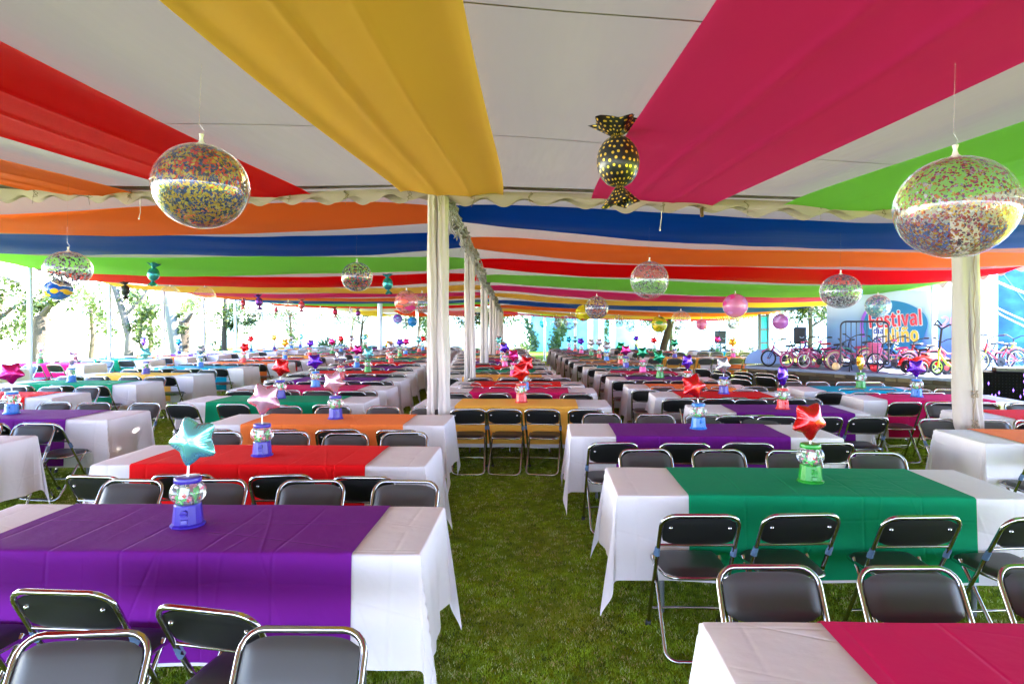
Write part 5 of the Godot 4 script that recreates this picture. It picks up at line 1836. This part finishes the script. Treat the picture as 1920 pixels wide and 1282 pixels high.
	if rest.size():
		var am = ArrayMesh.new()
		for grp in [[seat, pad, plate], [sf, low, bf, lf, stretch]]:
			var k = Kit.new()
			for g in grp: k.put(g.v, g.ix)
			var first: bool = grp.size() == 3
			am.add_surface_from_arrays(Mesh.PRIMITIVE_TRIANGLES, k.mesh().surface_get_arrays(0))
			am.surface_set_material(am.get_surface_count() - 1, vinyl if first else chrome)
		var mm = MultiMesh.new()
		mm.transform_format = MultiMesh.TRANSFORM_3D
		mm.mesh = am
		mm.instance_count = rest.size()
		for i in rest.size():
			mm.set_instance_transform(i, Transform3D(Basis(Vector3.UP, rest[i][1]), rest[i][0]))
		var o = MultiMeshInstance3D.new()
		o.multimesh = mm
		o.name = "far_folding_chairs"
		add_child(o)
		tag(o, "mass of black folding chairs around the farthest tables", "chairs", "", "stuff")
	proto.free()
	simple.free()

# ------------------------------------------------------------------ balls and sweets hanging from the roof
func ball(label: String, px: float, py: float, d: float, rp: float, squash: float, cols: Array, n: int, size: float, shell: Color, alpha: float, film: Array = []) -> void:
	var p = P(px, py, d)
	var r = rp * d / F
	var o = thing("hanging_ball", label, "balloon", p, 0.0, "clear balls hanging from the roof")
	var k = Kit.new()
	var rg = RandomNumberGenerator.new()
	rg.seed = int(px * 3 + py)
	var pos = func(a: float, b: float, q: float) -> Vector3: return Vector3(sin(a) * cos(b), cos(a) * squash, sin(a) * sin(b)) * r * q
	k.grid(lin(0.0, PI, 18), lin(0, TAU, 28), func(a, b): return pos.call(a, b, 1.0), null, true)
	part("shell", k.mesh(), clear(shell, alpha), o)
	# coloured patches printed on the vinyl
	for f in film:
		for i in f[1]:
			k = Kit.new()
			var a0 = rg.randf_range(0.5, 2.6)
			var b0 = rg.randf() * TAU
			var w = rg.randf_range(0.18, 0.5)
			var h = rg.randf_range(0.15, 0.4)
			k.grid(lin(0, 1, 4), lin(0, 1, 5), func(u, v):
				var a = a0 + (u - 0.5) * h * (0.4 + sin(v * PI))
				return pos.call(a, b0 + (v - 0.5) * 2.0 * w / maxf(0.4, sin(a0)), 1.006), null, true)
			part("printed_patch", k.mesh(), plain(f[0], 0.25), o)
	if n > 0:
		k = Kit.new()
		var fnc = FastNoiseLite.new()
		fnc.seed = int(px)
		fnc.frequency = 0.05
		for i in n:
			var y = rg.randf_range(-1, 1)
			if rg.randf() < 0.35: y = -absf(y)
			if rg.randf() < 0.75 and fnc.get_noise_3d(y * 30.0, 20.0 * cos(i * 2.4), 20.0 * sin(i * 2.4)) < -0.16: continue
			var a = acos(y)
			var b = i * 2.4 + rg.randf_range(-0.3, 0.3)
			var c0: Vector3 = pos.call(a, b, 0.965)
			var nn = c0.normalized()
			var s = nn.cross(Vector3(rg.randf_range(-1, 1), rg.randf_range(-1, 1), rg.randf_range(-1, 1))).normalized()
			var u = nn.cross(s)
			var sz = size * rg.randf_range(0.8, 1.9)
			k.tint = cols[rg.randi() % cols.size()].srgb_to_linear() * 0.5
			var l = sz * rg.randf_range(0.25, 0.9)
			k.put(PackedVector3Array([c0 - s * sz - u * l, c0 + s * sz - u * l * 0.6, c0 + s * sz * 0.7 + u * l, c0 - s * sz * 0.8 + u * l]), PackedInt32Array([0, 1, 2, 0, 2, 3]))
		part("confetti", k.mesh(), vcol(0.35, 0.45), o).set_meta("kind", "stuff")
	k = Kit.new()
	k.lathe([Vector2(0.03 * r / 0.25, r * squash - 0.004), Vector2(0.012, r * squash + 0.012), Vector2(0.008, r * squash + 0.03), Vector2(0.013, r * squash + 0.05), Vector2(0.0, r * squash + 0.052)], 10)
	var band = part("neck", k.mesh(), plain(Color8(226, 222, 216), 0.4), o)
	k = Kit.new()
	var eq = []
	for i in 40: eq.append(Vector3(cos(TAU * i / 40.0), 0.02, sin(TAU * i / 40.0)) * r * 1.003)
	k.tube(eq, 0.006 * r, 6, -1, 0, 0, true)
	part("weld_seam", k.mesh(), clear(Color8(236, 236, 236), 0.15), o)
	k = Kit.new()
	var ch = maxf(ceiling(p.x, d) - p.y - 0.06, r * squash + 0.12)
	k.tube([Vector3(0, r * squash + 0.04, 0), Vector3(0.012, r * squash + 0.07, 0), Vector3(-0.01, r * squash + 0.10, 0.004), Vector3(0.0, ch, 0)], 0.0014, 5)
	part("string", k.mesh(), clear(Color8(240, 240, 240), 0.12), o)

var dot_tex: ImageTexture
func candy(label: String, px: float, py: float, d: float, rp: float, c: Color, dots: bool, lean: float) -> void:
	var p = P(px, py, d)
	var r = rp * d / F
	var o = thing("candy_balloon", label, "balloon", p, 0.0, "wrapped-candy foil balloons")
	o.rotation = Vector3(0.05, px, lean)
	var m = StandardMaterial3D.new()
	m.resource_name = "candy_foil"
	m.metallic = 0.45 if dots else 0.75
	m.roughness = 0.24
	m.clearcoat_enabled = true
	m.clearcoat = 0.8
	if dots:
		if dot_tex == null:
			var im = Image.create(512, 512, false, Image.FORMAT_RGB8)
			im.fill(Color8(20, 17, 15))
			for j in 12:
				for i in 20:
					var cx = (i + 0.5 * (j % 2)) * 25.6 + rng.randf_range(-5, 5)
					var cy = j * 42.6 + 18.0 + rng.randf_range(-8, 8)
					for y in range(-12, 13):
						for x in range(-8, 9):
							if x * x / 34.0 + y * y / 90.0 <= 1.0:
								im.set_pixel(posmod(int(cx) + x, 512), posmod(int(cy) + y, 512), Color8(255, 206, 60))
			dot_tex = ImageTexture.create_from_image(im)
		m.albedo_texture = dot_tex
	else:
		m.albedo_color = c
	m.cull_mode = BaseMaterial3D.CULL_DISABLED
	var k = Kit.new()
	k.grid(lin(0.12, PI - 0.12, 18), lin(0, TAU, 30), func(a, b):
		var q = 1.0 + 0.035 * sin(b * 9.0) * pow(absf(cos(a)), 2.0)
		return Vector3(sin(a) * cos(b) * q, cos(a) * 1.22, sin(a) * sin(b) * q) * r, func(a, b): return Vector2(b / TAU, a / PI), true)
	part("body", k.mesh(), m, o)
	for s in [1.0, -1.0]:
		k = Kit.new()
		k.grid(lin(0, 1, 8), lin(0, TAU, 40), func(u, b):
			var q = lerpf(0.14, 1.12 if s > 0 else 0.76, pow(u, 0.8)) * (1.0 + 0.22 * u * sin(b * 5.0) + 0.08 * u * sin(b * 11.0))
			return Vector3(cos(b) * q, s * (1.18 + u * (0.74 if s > 0 else 0.84) * (1.0 + 0.12 * sin(b * 4.0))), sin(b) * q * 0.75) * r, func(u, b): return Vector2(b / TAU, u * 0.4), s < 0)
		part("twisted_end", k.mesh(), m, o)
	k = Kit.new()
	k.tube([Vector3(0, r * 1.2, 0), Vector3(0, maxf(ceiling(p.x, d) - p.y - 0.05, r * 1.9), 0)], 0.0025, 4)
	part("string", k.mesh(), clear(Color8(240, 240, 240), 0.25), o)

func build_balloons() -> void:
	var gold = Color8(236, 180, 40)
	var blue = Color8(20, 60, 150)
	var silver = Color8(210, 212, 220)
	var purple = Color8(110, 60, 150)
	var pale = Color8(240, 246, 250)
	ball("big clear ball of gold and blue confetti, upper left", 377, 349, 3.25, 85, 0.93, [gold, gold, blue, blue, Color8(240, 210, 90), Color8(30, 40, 90)], 5600, 0.0066, pale, 0.05)
	ball("big clear ball of red, gold and silver confetti, upper right", 1792, 389, 2.7, 104, 0.91, [Color8(190, 40, 40), Color8(220, 120, 60), gold, silver, Color8(90, 60, 110), Color8(200, 90, 140)], 4200, 0.0044, pale, 0.05)
	ball("clear ball with purple and silver shreds near the left edge", 127, 504, 7.4, 40, 0.82, [purple, silver, silver, Color8(60, 60, 70), Color8(40, 40, 50)], 1100, 0.009, pale, 0.06)
	ball("yellow and blue printed ball behind the purple shred ball", 108, 543, 11.5, 24, 0.8, [], 0, 0.01, Color8(30, 90, 180), 0.85, [[Color8(244, 190, 40), 9], [Color8(20, 80, 170), 6]])
	ball("clear ball of gold and dark confetti left of the first poles", 669, 519, 10.2, 29, 0.95, [gold, blue, Color8(50, 50, 60), Color8(90, 150, 70), Color8(40, 44, 60), Color8(26, 28, 34)], 1200, 0.010, pale, 0.06)
	ball("clear ball of grey-green confetti right of the poles", 1218, 525, 8.3, 36, 0.98, [Color8(90, 110, 80), Color8(60, 80, 60), silver, Color8(50, 70, 50)], 800, 0.006, pale, 0.07)
	ball("clear ball of silver glitter in front of the stage", 1577, 546, 8.1, 37, 0.87, [silver, silver, Color8(110, 120, 150), Color8(70, 80, 110), Color8(170, 120, 140), Color8(50, 54, 80)], 2200, 0.007, pale, 0.06)
	ball("clear ball with orange and pink streamers left of the poles", 762, 566, 13.5, 22, 1.0, [Color8(240, 120, 40), Color8(230, 60, 120)], 40, 0.03, Color8(230, 130, 140), 0.4, [[Color8(236, 90, 60), 3], [Color8(214, 60, 130), 3]])
	ball("smoky glitter ball touching the first poles", 791, 568, 15.5, 19, 1.0, [Color8(110, 90, 90), Color8(150, 130, 120)], 320, 0.012, pale, 0.08)
	ball("clear ball of purple and silver glitter right of the poles", 1119, 577, 13.5, 22, 1.0, [purple, Color8(170, 140, 190), silver, Color8(190, 80, 70), Color8(60, 30, 90)], 1300, 0.010, pale, 0.06)
	ball("yellow and red ball behind the purple glitter ball", 1094, 587, 20.0, 15, 1.05, [], 0, 0.01, Color8(190, 170, 30), 0.8, [[Color8(200, 190, 40), 8], [Color8(190, 70, 40), 5]])
	ball("second purple and silver glitter ball farther down the right side", 1070, 603, 20.0, 14, 1.0, [purple, silver, Color8(150, 130, 170)], 420, 0.013, pale, 0.06)
	ball("pale green flecked clear ball far down the right side", 1043, 603, 24.0, 12, 0.98, [Color8(120, 140, 110), silver], 240, 0.013, pale, 0.08)
	ball("tiny blue and yellow ball beside the far painted wall", 1018, 607, 31.0, 7, 1.0, [], 0, 0.01, Color8(20, 170, 200), 0.85, [[Color8(240, 210, 50), 6], [Color8(20, 160, 200), 5]])
	ball("pink marbled clear ball under the right marquee", 1379, 573, 12.8, 23, 0.98, [Color8(220, 80, 150)], 120, 0.014, Color8(226, 130, 190), 0.55, [[Color8(206, 60, 140), 7], [Color8(180, 120, 180), 5]])
	ball("small silver ball below the pink marbled ball", 1375, 605, 20.0, 12, 1.0, [silver, Color8(150, 160, 180)], 420, 0.014, pale, 0.08)
	ball("magenta shredded ball left of the loudspeaker", 1464, 603, 16.0, 15, 1.0, [Color8(206, 70, 170), Color8(230, 130, 200), Color8(180, 60, 160)], 900, 0.016, Color8(206, 110, 190), 0.65)
	ball("yellow and green marbled ball over the far right tables", 1236, 608, 18.0, 15, 1.0, [], 0, 0.01, Color8(190, 176, 30), 0.8, [[Color8(224, 180, 40), 8], [Color8(90, 150, 50), 6]])
	ball("clear ball with olive flecks over the far right tables", 1277, 600, 17.0, 18, 0.97, [Color8(120, 120, 70), Color8(90, 100, 80), silver], 240, 0.010, pale, 0.06)
	ball("silver speckled clear ball nearest the far blue post", 1160, 602, 24.0, 11, 1.0, [silver, Color8(150, 150, 156)], 300, 0.014, pale, 0.08)
	ball("dark flecked clear ball beside the silver speckled one", 1183, 611, 23.0, 11, 1.0, [Color8(70, 50, 50), Color8(110, 80, 70)], 200, 0.014, pale, 0.06)
	ball("small pink ball over the far orange tables", 1316, 608, 20.0, 10.5, 1.0, [Color8(230, 90, 150), Color8(240, 150, 190)], 500, 0.018, Color8(226, 110, 160), 0.7)
	ball("aqua confetti ball in front of the festival banner", 1647, 574, 12.6, 23, 0.93, [Color8(20, 190, 214), Color8(90, 220, 230), Color8(240, 250, 250), Color8(30, 140, 200)], 1300, 0.014, pale, 0.1)
	ball("empty clear ball before the third left post", 318, 555, 17.0, 19, 1.0, [Color8(150, 110, 100)], 30, 0.012, pale, 0.08)
	ball("clear ball with a brown tint before the fourth left post", 383, 558, 16.5, 20, 1.0, [Color8(130, 110, 106)], 30, 0.012, Color8(230, 214, 206), 0.1)
	ball("clear crinkled ball over the left middle tables", 480, 583, 20.0, 14, 0.95, [Color8(150, 150, 120), silver], 140, 0.012, pale, 0.08)
	ball("clear ball with a pinkish cap over the left middle tables", 540, 580, 19.0, 15, 0.98, [Color8(190, 90, 110), Color8(110, 60, 60)], 60, 0.014, Color8(240, 214, 210), 0.1)
	ball("gold flecked ball over the left middle tables", 600, 590, 19.5, 14, 0.98, [gold, Color8(150, 100, 50), Color8(110, 90, 70)], 360, 0.013, pale, 0.07)
	ball("clear ball with a thin gold base left of the far pole", 656, 588, 21.0, 11, 0.9, [Color8(170, 150, 120)], 50, 0.014, pale, 0.1)
	ball("small violet marbled ball, left of three in a row", 745, 598, 25.0, 9, 1.0, [], 0, 0.01, Color8(140, 100, 210), 0.8, [[Color8(150, 80, 200), 6], [Color8(120, 180, 230), 4]])
	ball("small silver-green ball, middle of three in a row", 760, 603, 25.0, 8, 1.0, [silver, Color8(120, 150, 120)], 200, 0.016, pale, 0.1)
	ball("small blue ball, right of three in a row", 773, 603, 25.0, 9, 1.0, [], 0, 0.01, Color8(40, 130, 210), 0.85, [[Color8(40, 130, 210), 7], [Color8(90, 90, 210), 3]])
	candy("black candy-shaped balloon with gold dots, hanging near the top", 1159, 303, 4.2, 40, Color.BLACK, true, -0.06)
	candy("teal candy-shaped balloon under the green band on the left", 287, 514, 13.0, 10.5, Color8(40, 150, 160), false, 0.1)
	candy("black candy-shaped balloon beside the second left post", 234, 544, 15.0, 8, Color8(34, 34, 38), false, 0.12)
	candy("teal candy-shaped balloon left of the first poles", 727, 532, 14.0, 9.5, Color8(40, 150, 164), false, -0.05)
	candy("pink candy-shaped balloon before the fifth left post", 455, 569, 22.0, 5, Color8(190, 80, 110), false, 0.0)
	candy("bright purple candy-shaped balloon right of the pink one", 485, 566, 18.0, 7, Color8(110, 30, 170), false, 0.2)
	candy("small rose candy-shaped balloon, lowest on the left", 517, 581, 24.0, 3.6, Color8(200, 60, 90), false, 0.0)
	candy("salmon candy-shaped balloon over the left middle tables", 565, 572, 20.0, 6, Color8(206, 100, 110), false, 0.0)
	candy("crimson candy-shaped balloon right of the gold flecked ball", 628, 585, 20.0, 5, Color8(190, 30, 80), false, 0.1)
	candy("small purple candy-shaped balloon left of the far pole", 671, 587, 22.0, 4.6, Color8(120, 40, 150), false, 0.0)
	# a wooden peg lashed under the valance
	var pg = P(1316, 377, 7.12)
	var wo = thing("wooden_peg", "brown wooden peg lashed with cord under the valance", "peg", pg)
	var wk = Kit.new()
	wk.box(Vector3(0, -0.10, 0), Vector3(0.035, 0.15, 0.03), Basis(Vector3.BACK, 0.06), 0.006)
	part("peg", wk.mesh(), plain(Color8(96, 66, 40), 0.8), wo)
	wk = Kit.new()
	for i in 5:
		var lp = []
		for j in 13: lp.append(Vector3(0.05 * cos(TAU * j / 12.0 + i), -0.02 - 0.012 * i + 0.012 * sin(TAU * j / 6.0 + i * 2.0), 0.035 * sin(TAU * j / 12.0 + i)))
		wk.tube(lp, 0.006, 5)
	part("cord", wk.mesh(), plain(Color8(150, 132, 110), 0.9), wo).set_meta("kind", "stuff")
	# loose threads left hanging
	for q in [[1240, 385, 7.3, 0.27, "white cord with a knotted end hanging by the blue band"], [262, 388, 8.2, 0.14, "frayed white thread hanging under the left valance"]]:
		var p = P(q[0], q[1], q[2])
		var k = Kit.new()
		k.tube([p + Vector3(0, 0.12, 0), p, p + Vector3(0.004, -q[3] * 0.5, 0), p + Vector3(-0.014, -q[3], 0)], 0.0035, 6)
		k.tube([p + Vector3(-0.014, -q[3], 0), p + Vector3(-0.014, -q[3] - 0.02, 0)], 0.009, 6)
		tag(part("loose_rope", k.mesh(), plain(Color8(224, 218, 208), 0.8), self), q[4], "cord")
